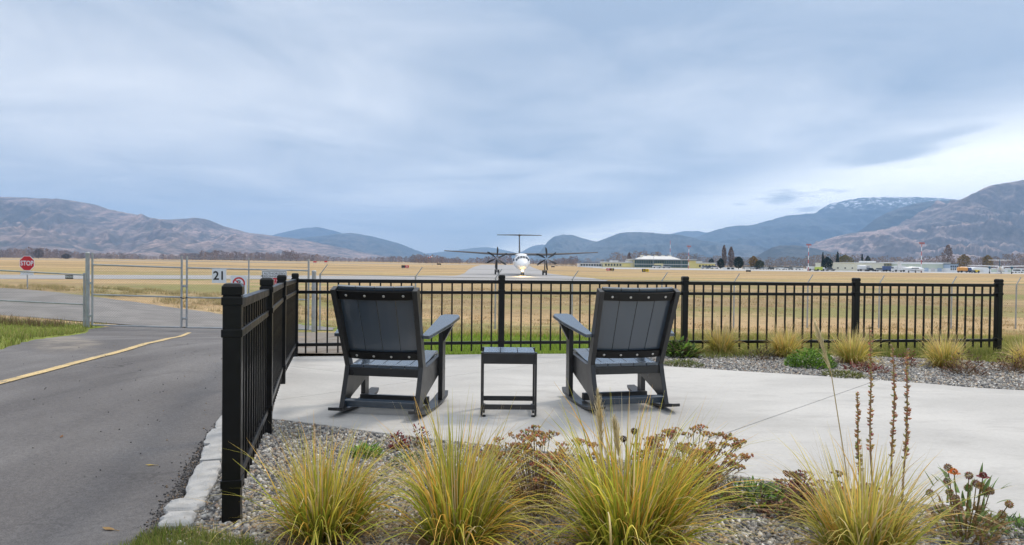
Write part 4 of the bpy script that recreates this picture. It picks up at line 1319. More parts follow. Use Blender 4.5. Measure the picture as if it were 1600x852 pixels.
def terminal():
    b = Bld('terminal_building', 'low airport terminal with dark glazing and yellow end walls', 965, 1118, 392, 22)
    X = b.X
    ze = b.Z(1035, 405.6)
    # central glazed hall
    b.box('wall', M['cream'], X(990.5), X(1076), 0, ze - 0.3, 0.4)
    rf = b.box('roof', M['roof_grey'], X(988), X(1088), ze - 0.25, ze + 0.15, -1.4, 22.5)
    b.box('fascia', M['fascia'], X(987.8), X(1088.2), ze - 0.5, ze - 0.22, -1.5, -1.2, rf)
    zr = b.Z(1035, 400.3)
    mb = MB(); xa, xb = X(1000), X(1064); V = [(xa, 0, ze + 0.15), (xb, 0, ze + 0.15), (xb, 20, ze + 0.15), (xa, 20, ze + 0.15), (xa + 4, 7, zr), (xb - 4, 7, zr), (xb - 4, 14, zr), (xa + 4, 14, zr)]
    mb.add(V, [(0, 1, 5, 4), (1, 2, 6, 5), (2, 3, 7, 6), (3, 0, 4, 7), (4, 5, 6, 7)]); mb.build('raised_roof', M['roof_grey'], rf)
    for k in range(5):
        x = X(1006 + k * 11); b.box('roof_unit', M['pale_wall'], x, x + 1.8, zr - 1.2, zr + 0.5, 9, 11, rf)
    # two bands of windows, pane by pane
    zm = b.Z(1035, 413.4)
    for z0, z1 in ((zm + 0.25, ze - 0.55), (0.35, zm - 0.15)):
        n = 30
        for k in range(n):
            pa = 991.5 + (1075 - 991.5) * k / n; pb = 991.5 + (1075 - 991.5) * (k + 1) / n
            if z0 < 1 and 1021.5 < (pa + pb) / 2 < 1035: continue
            b.box('window_pane', M['teal_glass'], X(pa) + 0.06, X(pb) - 0.06, z0, z1, 0.30, 0.42)
    b.box('spandrel', M['roof_grey'], X(990.4), X(1076), zm - 0.12, zm + 0.22, 0.2, 0.5)
    en = b.box('entrance_block', M['cream'], X(1021.5), X(1035), 0, b.Z(1028, 412), -2.2, 0.5)
    b.box('door', M['teal_glass'], X(1024.5), X(1032), 0.05, 1.6, -2.26, -2.15, en)
    b.box('end_wall', M['yellow_wall'], X(1076.2), X(1087), 0, ze - 0.3, -0.6)
    w1 = b.box('annex_wall', M['yellow_wall'], X(1087.2), X(1118), 0, b.Z(1100, 412.0), 1.0, 18)
    b.box('annex_roof', M['roof_grey'], X(1087.1), X(1119), b.Z(1100, 412.0), b.Z(1100, 410.6), 0.4, 18.6, w1)
    b.box('annex_roof', M['roof_grey'], X(1088.4), X(1099), b.Z(1100, 410.5), b.Z(1100, 408.4), 2, 14, w1)
    for k in range(5): b.box('annex_window', M['glass'], X(1093 + k * 5), X(1095.6 + k * 5), 0.8, 2.0, 0.94, 1.05, w1)
    w2 = b.box('annex_wall', M['cream'], X(944), X(990.3), 0, b.Z(967, 410.6), 1.2, 16)
    b.box('annex_roof', M['roof_grey'], X(943), X(990.2), b.Z(967, 410.6), b.Z(967, 409.2), 0.6, 16.6, w2)
    b.box('annex_roof', M['roof_grey'], X(957), X(967.5), b.Z(962, 409.1), b.Z(962, 407.2), 3, 12, w2)
    b.box('annex_roof', M['roof_grey'], X(982), X(990), b.Z(986, 409.1), b.Z(986, 407.4), 3, 12, w2)
    b.box('annex_band', M['yellow_wall'], X(973), X(986), 0.4, 2.4, 1.12, 1.25, w2)
    for k in range(6): b.box('annex_window', M['glass'], X(946 + k * 4.5), X(948.4 + k * 4.5), 0.9, 2.0, 1.14, 1.25, w2)
terminal()
b = Bld('long_shed', 'long low white shed left of the terminal behind the aeroplane wing', 905, 943, 400, 12)
w_ = b.box('wall', M['white_wall'], 0, b.w, 0, b.Z(925, 412.6)); b.box('roof', M['roof_grey'], -0.3, b.w + 0.3, b.Z(925, 412.5), b.Z(925, 411.6), -0.5, 12.5)
for k in range(9): b.box('window', M['glass'], 0.8 + k * b.w / 9.2, 2.0 + k * b.w / 9.2, 0.7, 1.7, -0.05, 0.05, w_)
b = Bld('hangar', 'cream flat-roofed hangar right of the car park mast', 1302, 1335, 340, 20)
w_ = b.box('wall', M['pale_wall'], 0, b.w, 0, b.Z(1318, 411.6)); b.box('parapet', M['cream'], -0.15, b.w + 0.1, b.Z(1318, 411.6), b.Z(1318, 411.0), -0.15, 20.1)
for k in range(3): b.box('small_window', M['glass'], 2 + k * 3.6, 2.7 + k * 3.6, 1.0, 1.6, -0.05, 0.05, w_)
b = Bld('hangar', 'cream hangar with a grid of upper windows beside white tanks', 1335.4, 1400, 345, 22)
w_ = b.box('wall', M['pale_wall'], 0, b.X(1381), 0, b.Z(1360, 411.2)); w2 = b.box('window_wing', M['cream'], b.X(1381.1), b.w, 0, b.Z(1388, 411.4), 0.5)
b.box('parapet', M['roof_grey'], -0.1, b.w + 0.1, b.Z(1360, 411.2), b.Z(1360, 410.2), -0.2, 22.2)
for k in range(8): b.box('upper_window', M['fascia'], b.X(1381.1) + 0.3 + k * 0.72, b.X(1381.1) + 0.72 + k * 0.72, b.Z(1388, 416.5), b.Z(1388, 412.2), 0.42, 0.55, w2)
for k in range(4): b.box('roof_unit', M['white_wall'], b.X(1356 + k * 6.5), b.X(1359 + k * 6.5), b.Z(1360, 410.2), b.Z(1360, 408.0), 6, 9)
b.box('hangar_door', M['roof_grey'], b.X(1345), b.X(1362), 0, 2.8, -0.06, 0.04, w_)
b = Bld('hangar', 'large pale green hangar with a long flat roof behind the small white aeroplane', 1420.5, 1484, 330, 26)
w_ = b.box('wall', M['green_wall'], 0, b.w, b.Z(1450, 420.5), b.Z(1450, 412.8)); b.box('roof_edge', M['white_wall'], -0.3, b.w + 0.3, b.Z(1450, 412.8), b.Z(1450, 410.3), -0.4, 26.4)
b.box('lower_wall', M['white_wall'], -0.05, b.w + 0.05, 0, b.Z(1450, 420.5), -0.12)
for k in range(6): b.box('hangar_door', M['roof_grey'] if k % 2 else M['blue_wall'], 1.0 + k * b.w / 6.2, 3.0 + k * b.w / 6.2, 0.1, 1.9, -0.2, -0.1, w_)
b = Bld('office_block', 'small blue and white two-storey office beside the large hangar', 1484.4, 1497.5, 325, 12)
w_ = b.box('wall', M['white_wall'], 0, b.w, 0, b.Z(1490, 419.4)); b.box('upper_wall', M['blue_wall'], 0, b.w, b.Z(1490, 419.4), b.Z(1490, 413.2), 0.03); b.box('roof', M['fascia'], -0.2, b.w + 0.2, b.Z(1490, 413.2), b.Z(1490, 412.0), -0.3, 12.3)
for z in (0.9, b.Z(1490, 418.2)):
    for k in range(4): b.box('window', M['glass'], 0.35 + k * 0.95, 0.95 + k * 0.95, z, z + 0.9, -0.04, 0.06, w_)
def tent():
    b = Bld('storage_tent', 'white rounded storage tent beside the orange fuel truck', 1519, 1549, 318, 12)
    h = b.Z(1534, 417.5); V = []; F = []; n = 10; w = b.w
    for y in (0, 12):
        for k in range(n + 1):
            a = math.pi * k / n; V.append((w / 2 - w / 2 * math.copysign(abs(math.cos(a)) ** 0.6, math.cos(a)), y, h * abs(math.sin(a)) ** 0.6))
    for k in range(n): F.append((k, k + 1, n + 2 + k, n + 1 + k))
    F.append(tuple(reversed(range(n + 1)))); F.append(tuple(range(n + 1, 2 * n + 2)))
    mb = MB(); mb.add(V, F); mb.build('canopy', M['white'], b.t)
    b.box('door', M['roof_grey'], w * 0.4, w * 0.6, 0, h * 0.55, -0.06, 0.02)
tent()
b = Bld('hangar', 'grey-blue low hangar behind the parked teal-tailed airliner', 1555, 1640, 345, 16)
w_ = b.box('wall', M['green_wall'], 0, b.w, 0, b.Z(1590, 421.0)); b.box('roof', M['white_wall'], -0.3, b.w + 0.3, b.Z(1590, 421.0), b.Z(1590, 419.8), -0.4, 16.4)
for k in range(7): b.box('hangar_door', M['white_wall'], 1 + k * b.w / 7.2, 2.6 + k * b.w / 7.2, 0.1, 1.4, -0.1, 0.02, w_)
b = Bld('kiosk', 'tiny white kiosk with two dark openings beside the round tree', 1134, 1148.5, 330, 4)
w_ = b.box('wall', M['white_wall'], 0, b.w, 0, b.Z(1141, 418.7)); b.box('roof', M['roof_grey'], -0.2, b.w + 0.2, b.Z(1141, 418.6), b.Z(1141, 418.0), -0.2, 4.2)
for k in range(2): b.box('opening', M['glass'], 0.7 + k * 2.0, 2.0 + k * 2.0, 0.1, 1.2, -0.05, 0.05, w_)

# ---- other aircraft and trucks on the apron
def small_plane():
    Y = 272; c = at(1426, 426.8, Y); t = thing('light_aeroplane', 'small white aeroplane parked side-on before the pale green hangar', 'aeroplane', (c.x, Y, FIELD + 0.05), math.radians(98))
    mb = MB(); mb.add(*skin([(-5.2, 1.3, 0.05, 0.05), (-4.6, 1.3, 0.45, 0.45), (-3.0, 1.45, 0.75, 0.8), (0.5, 1.5, 0.78, 0.85), (3.0, 1.6, 0.5, 0.55), (5.6, 1.9, 0.12, 0.16)], 14)); bo = mb.build('fuselage', M['fus'], t, smooth=True)
    for s in (-1, 1):
        mb = MB(); airfoil(mb, [(s * 0.3, -1.2, 1.8, 1.15, 0.25), (s * 6.5, -0.8, 1.0, 1.45, 0.12)]); mb.build('wing', M['fus'], t)
        mb = MB(); airfoil(mb, [(s * 0.0, 5.4, 1.3, 4.3, 0.14), (s * 2.3, 5.7, 0.8, 4.3, 0.08)]); mb.build('tailplane', M['fus'], t)
        mb = MB(); mb.add(*skin([(-2.6, 1.25, 0.2, 0.2), (-2.0, 1.25, 0.32, 0.32), (0.3, 1.3, 0.15, 0.15)], 10)); mb.v = [(x + s * 2.2, y, z) for x, y, z in mb.v]; mb.build('engine', M['fus'], t, smooth=True)
        mb = MB(); mb.tube([(s * 1.9 - 0.08, 0.2, 0.3), (s * 1.9 + 0.08, 0.2, 0.3)], 0.3, 10); mb.tube([(s * 1.9, 0.2, 0.3), (s * 1.9, 0.1, 1.2)], 0.06, 6); mb.build('wheel', M['rubber'], t)
        mb = MB(); mb.box((s * 0.76, -0.6, 1.75), (0.05, 3.2, 0.35)); mb.build('window_band', M['glass'], bo)
    mb = MB(); mb.tube([(-0.06, -3.9, 0.25), (0.06, -3.9, 0.25)], 0.25, 10); mb.tube([(0, -3.9, 0.25), (0, -3.8, 1.0)], 0.05, 6); mb.build('wheel', M['rubber'], t)
    mb = MB(); mb.prism([(-0.06, 4.3, 1.9), (-0.06, 6.2, 1.9), (-0.06, 6.9, 4.35), (-0.06, 5.7, 4.35)], (0.12, 0, 0)); mb.build('fin', M['fus'], t)
small_plane()
M['teal'] = material('teal_tail', (0.03, 0.13, 0.20), 0.4)
def parked_airliner():
    Y = 262; c = at(1562, 427.5, Y); t = thing('airliner', 'white airliner with a teal T-tail parked side-on at the right edge', 'aeroplane', (c.x, Y, FIELD + 0.05), math.radians(143))
    zc = 1.7
    mb = MB(); mb.add(*skin([(-1.0, zc + 0.9, 0.14, 0.2), (2, zc + 0.55, 0.6, 0.6), (6, zc + 0.1, 1.05, 1.0), (9, zc, 1.15, 1.1), (20, zc, 1.15, 1.1), (22, zc - 0.15, 0.85, 0.8), (23.4, zc - 0.35, 0.1, 0.1)], 16)); mb.v = [(x, -y + 10 - 10, z) for x, y, z in mb.v]; mb.f = [tuple(reversed(f)) for f in mb.f]
    bo = mb.build('fuselage', M['fus'], t, smooth=True)
    mb = MB(); mb.prism([(-0.1, 1.2, zc + 1.0), (-0.1, -3.6, zc + 0.8), (-0.1, -1.4, 5.2), (-0.1, 1.4, 5.2)], (0.2, 0, 0)); mb.build('fin', M['teal'], t)
    for s in (-1, 1):
        mb = MB(); airfoil(mb, [(s * 0.1, -0.9, 2.3, 5.25, 0.25), (s * 3.6, -0.3, 1.4, 5.25, 0.14)]); mb.build('tailplane', M['fus'], t)
        mb = MB(); airfoil(mb, [(s * 0.4, -13.4, 2.6, zc + 1.15, 0.4), (s * 11, -12.6, 1.3, zc + 1.5, 0.16)]); mb.build('wing', M['fus'], t)
        mb = MB(); mb.add(*skin([(-15.8, zc + 0.6, 0.3, 0.3), (-14.6, zc + 0.6, 0.5, 0.55), (-10, zc + 0.8, 0.3, 0.3)], 12)); mb.v = [(x + s * 3.6, y, z) for x, y, z in mb.v]; mb.build('engine_nacelle', M['teal'], t, smooth=True)
        mb = MB(); mb.tube([(s * 3.6 - 0.2, -12, 0.4), (s * 3.6 + 0.2, -12, 0.4)], 0.4, 12); mb.tube([(s * 3.6, -12, 0.4), (s * 3.6, -12.2, zc + 0.4)], 0.09, 6); mb.build('main_gear', M['rubber'], t)
        for k in range(10):
            mb = MB(); mb.box((s * 1.15, -7 - k * 1.25, zc + 0.3), (0.03, 0.3, 0.35)); mb.build('cabin_window', M['glass'], bo)
    mb = MB(); mb.tube([(-0.15, -20.5, 0.3), (0.15, -20.5, 0.3)], 0.3, 10); mb.tube([(0, -20.5, 0.3), (0, -20.5, 1.0)], 0.07, 6); mb.build('nose_gear', M['rubber'], t)
parked_airliner()

def lofted_vehicle(name, label, cat, px, py, Y, rz, L, W, H, cab, body_mat, kind='car', group=None):
    c = at(px, py, Y)
    t = thing(name, label, cat, (c.x, Y, FIELD + 0.05), rz, group)
    if kind == 'car':
        low = [(-L / 2, 0.32), (L / 2, 0.32), (L / 2, H * 0.52), (L * 0.27, H * 0.60), (-L * 0.42, H * 0.62), (-L / 2, H * 0.55)]
        mb = MB(); mb.prism([(x, -W / 2, z) for x, z in low], (0, W, 0)); mb.build('body', body_mat, t, bevel=0.06)
        top = [(-L * 0.40, H * 0.60), (L * 0.24, H * 0.59), (L * 0.10, H), (-L * 0.30, H)]
        mb = MB(); mb.prism([(x, -W / 2 + 0.1, z) for x, z in top], (0, W - 0.2, 0)); mb.build('cabin', M['glass'], t, bevel=0.05)
        mb = MB(); mb.box((-L * 0.10, 0, H + 0.01), (L * 0.40, W - 0.24, 0.05)); mb.build('roof', body_mat, t)
    else:
        mb = MB(); mb.box((-L * 0.14, 0, H * 0.60), (L * 0.70, W, H * 0.72)); mb.build('tank' if kind == 'tank' else 'cargo_box', body_mat, t, bevel=0.5 if kind == 'tank' else 0.06)
        mb = MB(); mb.prism([(x, -W / 2 + 0.05, z) for x, z in ((L * 0.24, 0.4), (L * 0.5, 0.4), (L * 0.5, H * 0.45), (L * 0.44, H * 0.85), (L * 0.24, H * 0.85))], (0, W - 0.1, 0)); cb = mb.build('cab', cab, t, bevel=0.06)
        mb = MB(); mb.box((L * 0.475, 0, H * 0.62), (0.12, W * 0.8, H * 0.22), rot=(0, -0.2, 0)); mb.build('windscreen', M['glass'], cb)
        mb = MB(); mb.box((0, 0, 0.42), (L * 0.96, W * 0.6, 0.18)); mb.build('chassis', M['rubber'], t)
    r = 0.33 if kind == 'car' else 0.48
    for x in (-L * 0.32, L * 0.32):
        for s in (-1, 1):
            mb = MB(); mb.tube([(x, s * (W / 2 - 0.2), r), (x, s * (W / 2 + 0.01), r)], r, 10); mb.build('wheel', M['rubber'], t)
    return t
paints = {}
for nm, c_ in (('white', (0.72, 0.73, 0.74)), ('silver', (0.42, 0.43, 0.45)), ('grey', (0.16, 0.17, 0.18)), ('dark', (0.03, 0.035, 0.045)), ('blue', (0.05, 0.09, 0.22)), ('red', (0.28, 0.03, 0.03)), ('orange', (0.72, 0.32, 0.06)), ('lime', (0.52, 0.60, 0.10)), ('yellow', (0.75, 0.55, 0.05))):
    paints[nm] = material('vehicle_paint_' + nm, c_, 0.35, 0.5, coat=0.3)
lofted_vehicle('fuel_truck', 'orange tank truck with a dark cab beside the blue office', 'truck', 1506.5, 427, 300, 0, 5.6, 2.3, 2.6, paints['blue'], paints['orange'], 'tank')
lofted_vehicle('airport_truck', 'lime green airport truck by the car park mast', 'truck', 1281, 424.5, 300, 0, 3.9, 2.0, 1.9, paints['white'], paints['lime'], 'box')
lofted_vehicle('airport_truck', 'small yellow airport truck beside the storage tent', 'truck', 1524, 427.5, 292, math.pi, 2.6, 1.8, 1.4, paints['grey'], paints['yellow'], 'box')
lofted_vehicle('white_van', 'white van next to the lime green truck', 'van', 1269.5, 424.3, 302, 0, 4.6, 2.0, 2.0, paints['white'], paints['white'], 'box')
lofted_vehicle('tank_trailer', 'rounded white tank trailer in front of the cream hangar', 'trailer', 1349, 424, 318, 0, 5.2, 2.4, 2.9, paints['silver'], paints['white'], 'tank')
lofted_vehicle('white_van', 'white van behind the small white aeroplane', 'van', 1404, 425.5, 300, math.pi, 5.4, 2.3, 2.8, paints['white'], paints['white'], 'box')
lofted_vehicle('blue_truck', 'dark blue truck between the cream hangars and the small aeroplane', 'truck', 1388, 425, 305, 0, 4.4, 2.2, 2.6, paints['dark'], paints['blue'], 'box')
lofted_vehicle('parked_car', 'dark parked car in front of the cream hangar', 'car', 1361, 424.5, 312, 0, 4.4, 1.8, 1.5, None, paints['dark'])
lofted_vehicle('parked_car', 'silver parked car right of the dark car by the cream hangar', 'car', 1375, 424.6, 312, 0, 4.4, 1.8, 1.5, None, paints['silver'])
lofted_vehicle('parked_car', 'dark parked car beside the dark conifer next to the cream hangar', 'car', 1297, 423.5, 310, 0, 4.2, 1.8, 1.6, None, paints['grey'])
rr = random.Random(11)
px = 1165
k = 0
names = ('white', 'silver', 'white', 'grey', 'white', 'silver', 'white', 'dark', 'white', 'silver')
while px < 1256:
    Y = rr.uniform(345, 372)
    nm = names[k % 10]
    lofted_vehicle('parked_car', f'{nm} car parked in the long row under the bare trees', 'car', px, 420, Y, rr.choice((math.pi / 2, -math.pi / 2)) + rr.uniform(-0.5, 0.5), rr.uniform(4.2, 4.8), 1.85, rr.uniform(1.45, 1.85), None, paints[nm], group=f'{nm} cars in the car park row')
    px += rr.uniform(4.2, 6.4); k += 1
for q, nm in ((1102, 'silver'), (1109, 'grey'), (1116, 'white'), (1026, 'white'), (1041, 'silver')):
    lofted_vehicle('parked_car', {1102: 'silver car before the yellow annex of the terminal', 1109: 'grey car before the yellow annex of the terminal', 1116: 'white car at the far end of the yellow annex', 1026: 'white car before the terminal entrance', 1041: 'silver car before the terminal windows'}[q], 'car', q, 420, 372, 0.1, 4.5, 1.85, 1.6, None, paints[nm])
for q in (1590, 1604):
    lofted_vehicle('parked_car', 'white car parked at the hangar behind the teal-tailed airliner', 'car', q, 426, 320, 0, 4.5, 1.85, 1.6, None, paints['white'], group='white cars at the far hangar')

# ================================================================== TREES
M['bark'] = material('bark', (0.10, 0.085, 0.075), 0.9, var=0.2, var_scale=2)
def leaf_cloud(n, sampler, size, cols, r, flat=0.5):
    """many small two-sided leaf faces spread through a crown"""
    P = np.array([sampler() for _ in range(n)])
    N = r.normal(size=(n, 3)); N /= np.linalg.norm(N, axis=1)[:, None]
    A = np.cross(N, r.normal(size=(n, 3))); A /= np.linalg.norm(A, axis=1)[:, None]
    B = np.cross(N, A)
    s = size * r.uniform(0.6, 1.4, (n, 1))
    V = np.stack([P + A * s, P + B * s * flat, P - A * s, P - B * s * flat], 1).reshape(-1, 3)
    F = np.arange(4 * n).reshape(-1, 4)
    c = np.array(cols)[r.integers(0, len(cols), n)] * r.uniform(0.7, 1.3, (n, 1))
    return V, F, np.repeat(c, 4, 0)

def far_tree(name, label, px, py_top, py_base, w_px, Y, shape, cols, n=700, leaf=0.35, group=None, trunk=True):
    s = Y / FPX; r = np.random.default_rng(int(px * 7 + w_px))
    c = at(px, py_base, Y); H = at(px, py_top, Y).z - FIELD; W = w_px * s / 2
    t = thing(name, label, 'tree', (c.x, Y, FIELD), group=group)
    lump = [(r.uniform(0, 6.28), r.uniform(0.15, 0.95), r.uniform(0.75, 1.2)) for _ in range(16)]
    def env(f):
        if shape == 'cone': return max(0.05, (1 - f)) ** 0.8
        if shape == 'poplar': return max(0.08, math.sin(math.pi * min(1, f * 0.85 + 0.14))) ** 0.7
        return math.sqrt(max(0.0, 1 - (2 * f - 0.92) ** 2)) if f < 0.96 else 0.2
    def samp():
        while True:
            f = r.uniform(0, 1) ** (0.8 if shape == 'round' else 1.0); a = r.uniform(0, 6.283)
            k = 1.0
            for la, lf, lk in lump:
                if abs(f - lf) < 0.16 and abs(math.atan2(math.sin(a - la), math.cos(a - la))) < 0.8: k = lk
            rad = W * env(f) * k * (r.uniform(0.25, 1.0) ** 0.5)
            z0 = 0.12 if shape != 'cone' else 0.06
            return (rad * math.cos(a), rad * math.sin(a), H * (z0 + (1 - z0) * f))
    V, F, col = leaf_cloud(n, samp, leaf, cols, r, 0.55)
    np_mesh('crown', V, F, M['plant_attr'], t, col)
    mb = MB(); mb.tube([(0, 0, 0), (0.05, 0, H * 0.35), (0, 0.05, H * 0.85)], [0.035 * H, 0.022 * H, 0.004 * H], 7)
    for k in range(9):
        a = r.uniform(0, 6.28); f = r.uniform(0.2, 0.7); q = W * env(f) * 0.8
        mb.tube([(0, 0, H * (0.1 + 0.75 * f)), (q * math.cos(a), q * math.sin(a), H * (0.18 + 0.8 * f))], [0.010 * H, 0.003 * H], 5)
    mb.build('trunk', M['bark'], t)
GREEN_D = [(0.012, 0.028, 0.020), (0.018, 0.038, 0.026), (0.010, 0.022, 0.018)]
BARE = [(0.22, 0.165, 0.145), (0.25, 0.19, 0.165), (0.18, 0.14, 0.13)]
far_tree('round_tree', 'dark round evergreen tree right of the white kiosk', 1154, 401.5, 419.5, 15, 360, 'round', GREEN_D, 1500, 0.34)
far_tree('round_tree', 'dark evergreen tree right beside the thin light pole', 1126, 404, 418.5, 11, 365, 'round', GREEN_D, 1000, 0.3)
far_tree('round_tree', 'small dark evergreen tree above the end of the yellow annex', 1112, 404.3, 416, 9, 430, 'round', GREEN_D, 700, 0.3)
far_tree('conifer', 'dark spreading conifer left of the cream hangar', 1292.5, 402, 422, 16, 335, 'round', GREEN_D, 1500, 0.32)
far_tree('conifer', 'narrow dark conifer rising behind the spreading one', 1285.5, 394.5, 421, 6, 345, 'cone', GREEN_D, 700, 0.3)
far_tree('conifer', 'narrow dark conifer above the cream hangar', 1308.5, 393.5, 420, 8, 375, 'cone', GREEN_D, 700, 0.34)
far_tree('conifer', 'first small conifer above the cream hangar\'s roof', 1347, 397.5, 420, 6, 400, 'cone', GREEN_D, 500, 0.34)
far_tree('conifer', 'broader small conifer above the cream hangar\'s roof', 1356, 400, 420, 9, 400, 'round', GREEN_D, 600, 0.34)
far_tree('yellow_tree', 'golden autumn tree between the round tree and bare trees', 1177, 400.5, 420, 15, 365, 'round', [(0.30, 0.17, 0.035), (0.24, 0.15, 0.04), (0.20, 0.14, 0.05)], 900, 0.36)
far_tree('olive_tree', 'dull green tree right of the golden tree', 1187, 407, 420, 15, 360, 'round', [(0.07, 0.075, 0.035), (0.05, 0.06, 0.03)], 900, 0.34)
far_tree('olive_tree', 'broad olive tree behind the cream hangar', 1320, 399, 421, 24, 390, 'round', [(0.15, 0.14, 0.05), (0.12, 0.11, 0.045), (0.18, 0.15, 0.06)], 1300, 0.36)
far_tree('yellow_tree', 'golden tree right of the large hangar', 1506, 398, 424, 20, 400, 'round', [(0.26, 0.17, 0.05), (0.20, 0.14, 0.06), (0.15, 0.12, 0.06)], 1000, 0.38)
far_tree('yellow_tree', 'golden tree left of the teal T-tail', 1543, 399, 424, 16, 400, 'round', [(0.26, 0.17, 0.05), (0.22, 0.15, 0.05), (0.15, 0.12, 0.06)], 900, 0.38)
for x_, t_, w_, lb in ((1131, 383.5, 8, 'tall bare poplar, taller of the pair by the dark evergreens'), (1142, 386, 10, 'tall bare poplar, broader of the pair by the dark evergreens'), (1481, 383, 18, 'tall bare poplar behind the blue office')):
    far_tree('poplar', lb, x_, t_, 419, w_, 410, 'poplar', BARE, 900, 0.42)
far_tree('poplar', 'slender bare poplar above the terminal\'s left annex', 983, 394.5, 417, 7, 450, 'poplar', BARE, 500, 0.4)
# shrubs standing clear on the far left of the field
far_tree('bare_tree', 'bare rounded tree right of the stop sign before the hills', 60, 389.5, 404.8, 14, 900, 'round', [(0.10, 0.085, 0.09), (0.13, 0.10, 0.10)], 700, 0.7)
far_tree('bare_tree', 'dark rounded bush left of the thick gate post', 103, 397, 405, 13, 800, 'round', [(0.08, 0.075, 0.075), (0.11, 0.09, 0.085)], 600, 0.6)

def treeline(name, label, x0, x1, Y0, Y1, hts, count, cols, seed, leaf):
    """far-off wood that reads as one mass: many bare crowns in one mesh"""
    r = np.random.default_rng(seed); Vs = []; Cs = []
    for k in range(count):
        px = x0 + (x1 - x0) * (k + r.uniform(0, 1)) / count; Y = r.uniform(Y0, Y1)
        a, _ = ray(px, 405); x = a * Y
        H = hts(px) * Y / FPX * r.uniform(0.6, 1.05); W = H * r.uniform(0.28, 0.5)
        n = 150
        ph = r.uniform(0, 2 * np.pi, n); f = r.uniform(0, 1, n); rad = W * np.sqrt(np.clip(1 - (1.7 * f - 0.75) ** 2, 0.03, 1)) * np.sqrt(r.uniform(0.05, 1, n))
        P = np.c_[x + rad * np.cos(ph), Y + rad * np.sin(ph), FIELD + H * (0.04 + 0.94 * f)]
        N = r.normal(size=(n, 3)); N /= np.linalg.norm(N, axis=1)[:, None]
        up = np.c_[0.6 * np.cos(ph), 0.6 * np.sin(ph), np.ones(n)] + 0.35 * N; up /= np.linalg.norm(up, axis=1)[:, None]
        sd_ = np.cross(up, N); sd_ /= np.linalg.norm(sd_, axis=1)[:, None]
        s = leaf * H * r.uniform(0.6, 1.4, (n, 1))
        Vs.append(np.stack([P + up * s, P + sd_ * s * 0.4, P - up * s, P - sd_ * s * 0.4], 1).reshape(-1, 3))
        c = np.array(cols)[r.integers(0, len(cols))] * r.uniform(0.8, 1.2)
        Cs.append(np.repeat(c[None] * r.uniform(0.8, 1.2, (n, 1)), 4, 0))
        # trunk as a thin upright quad cross
        for e in ((1, 0), (0, 1)):
            w = H * 0.015
            Vs.append(np.array([[x - w * e[0], Y - w * e[1], FIELD], [x + w * e[0], Y + w * e[1], FIELD], [x + w * 0.3 * e[0], Y + w * 0.3 * e[1], FIELD + H * 0.8], [x - w * 0.3 * e[0], Y - w * 0.3 * e[1], FIELD + H * 0.8]]))
            Cs.append(np.repeat(c[None] * 0.8, 4, 0))
    V = np.concatenate(Vs); C = np.concatenate(Cs)
    o = np_mesh(name, V, np.arange(len(V)).reshape(-1, 4), M['plant_attr'], None, C)
    tag(o, label, kind='stuff')
PUR = [(0.20, 0.155, 0.155), (0.24, 0.175, 0.165), (0.17, 0.145, 0.155), (0.25, 0.18, 0.155)]
treeline('treeline', 'far belt of bare trees along the left side of the field', -160, 720, 1050, 1350, lambda p: 10.0 + 4.5 * math.sin(p * 0.013 + 1.2) * math.sin(p * 0.031) + (3.5 if 250 < p < 470 else 0) + (3 if p < 130 else 0), 380, PUR, 3, 0.07)
treeline('treeline', 'belt of bare trees behind the terminal and hangars', 855, 1760, 440, 540, lambda p: 21 + 4 * math.sin(p * 0.02) + (5 if p > 1440 else 0) - (6 if p < 960 else 0), 300, [(0.22, 0.18, 0.17), (0.26, 0.21, 0.19), (0.19, 0.165, 0.16)], 5, 0.05)
treeline('treeline', 'low bare trees round the end of the runway', 640, 900, 800, 1000, lambda p: 11 + 3 * math.sin(p * 0.05), 110, PUR, 8, 0.07)

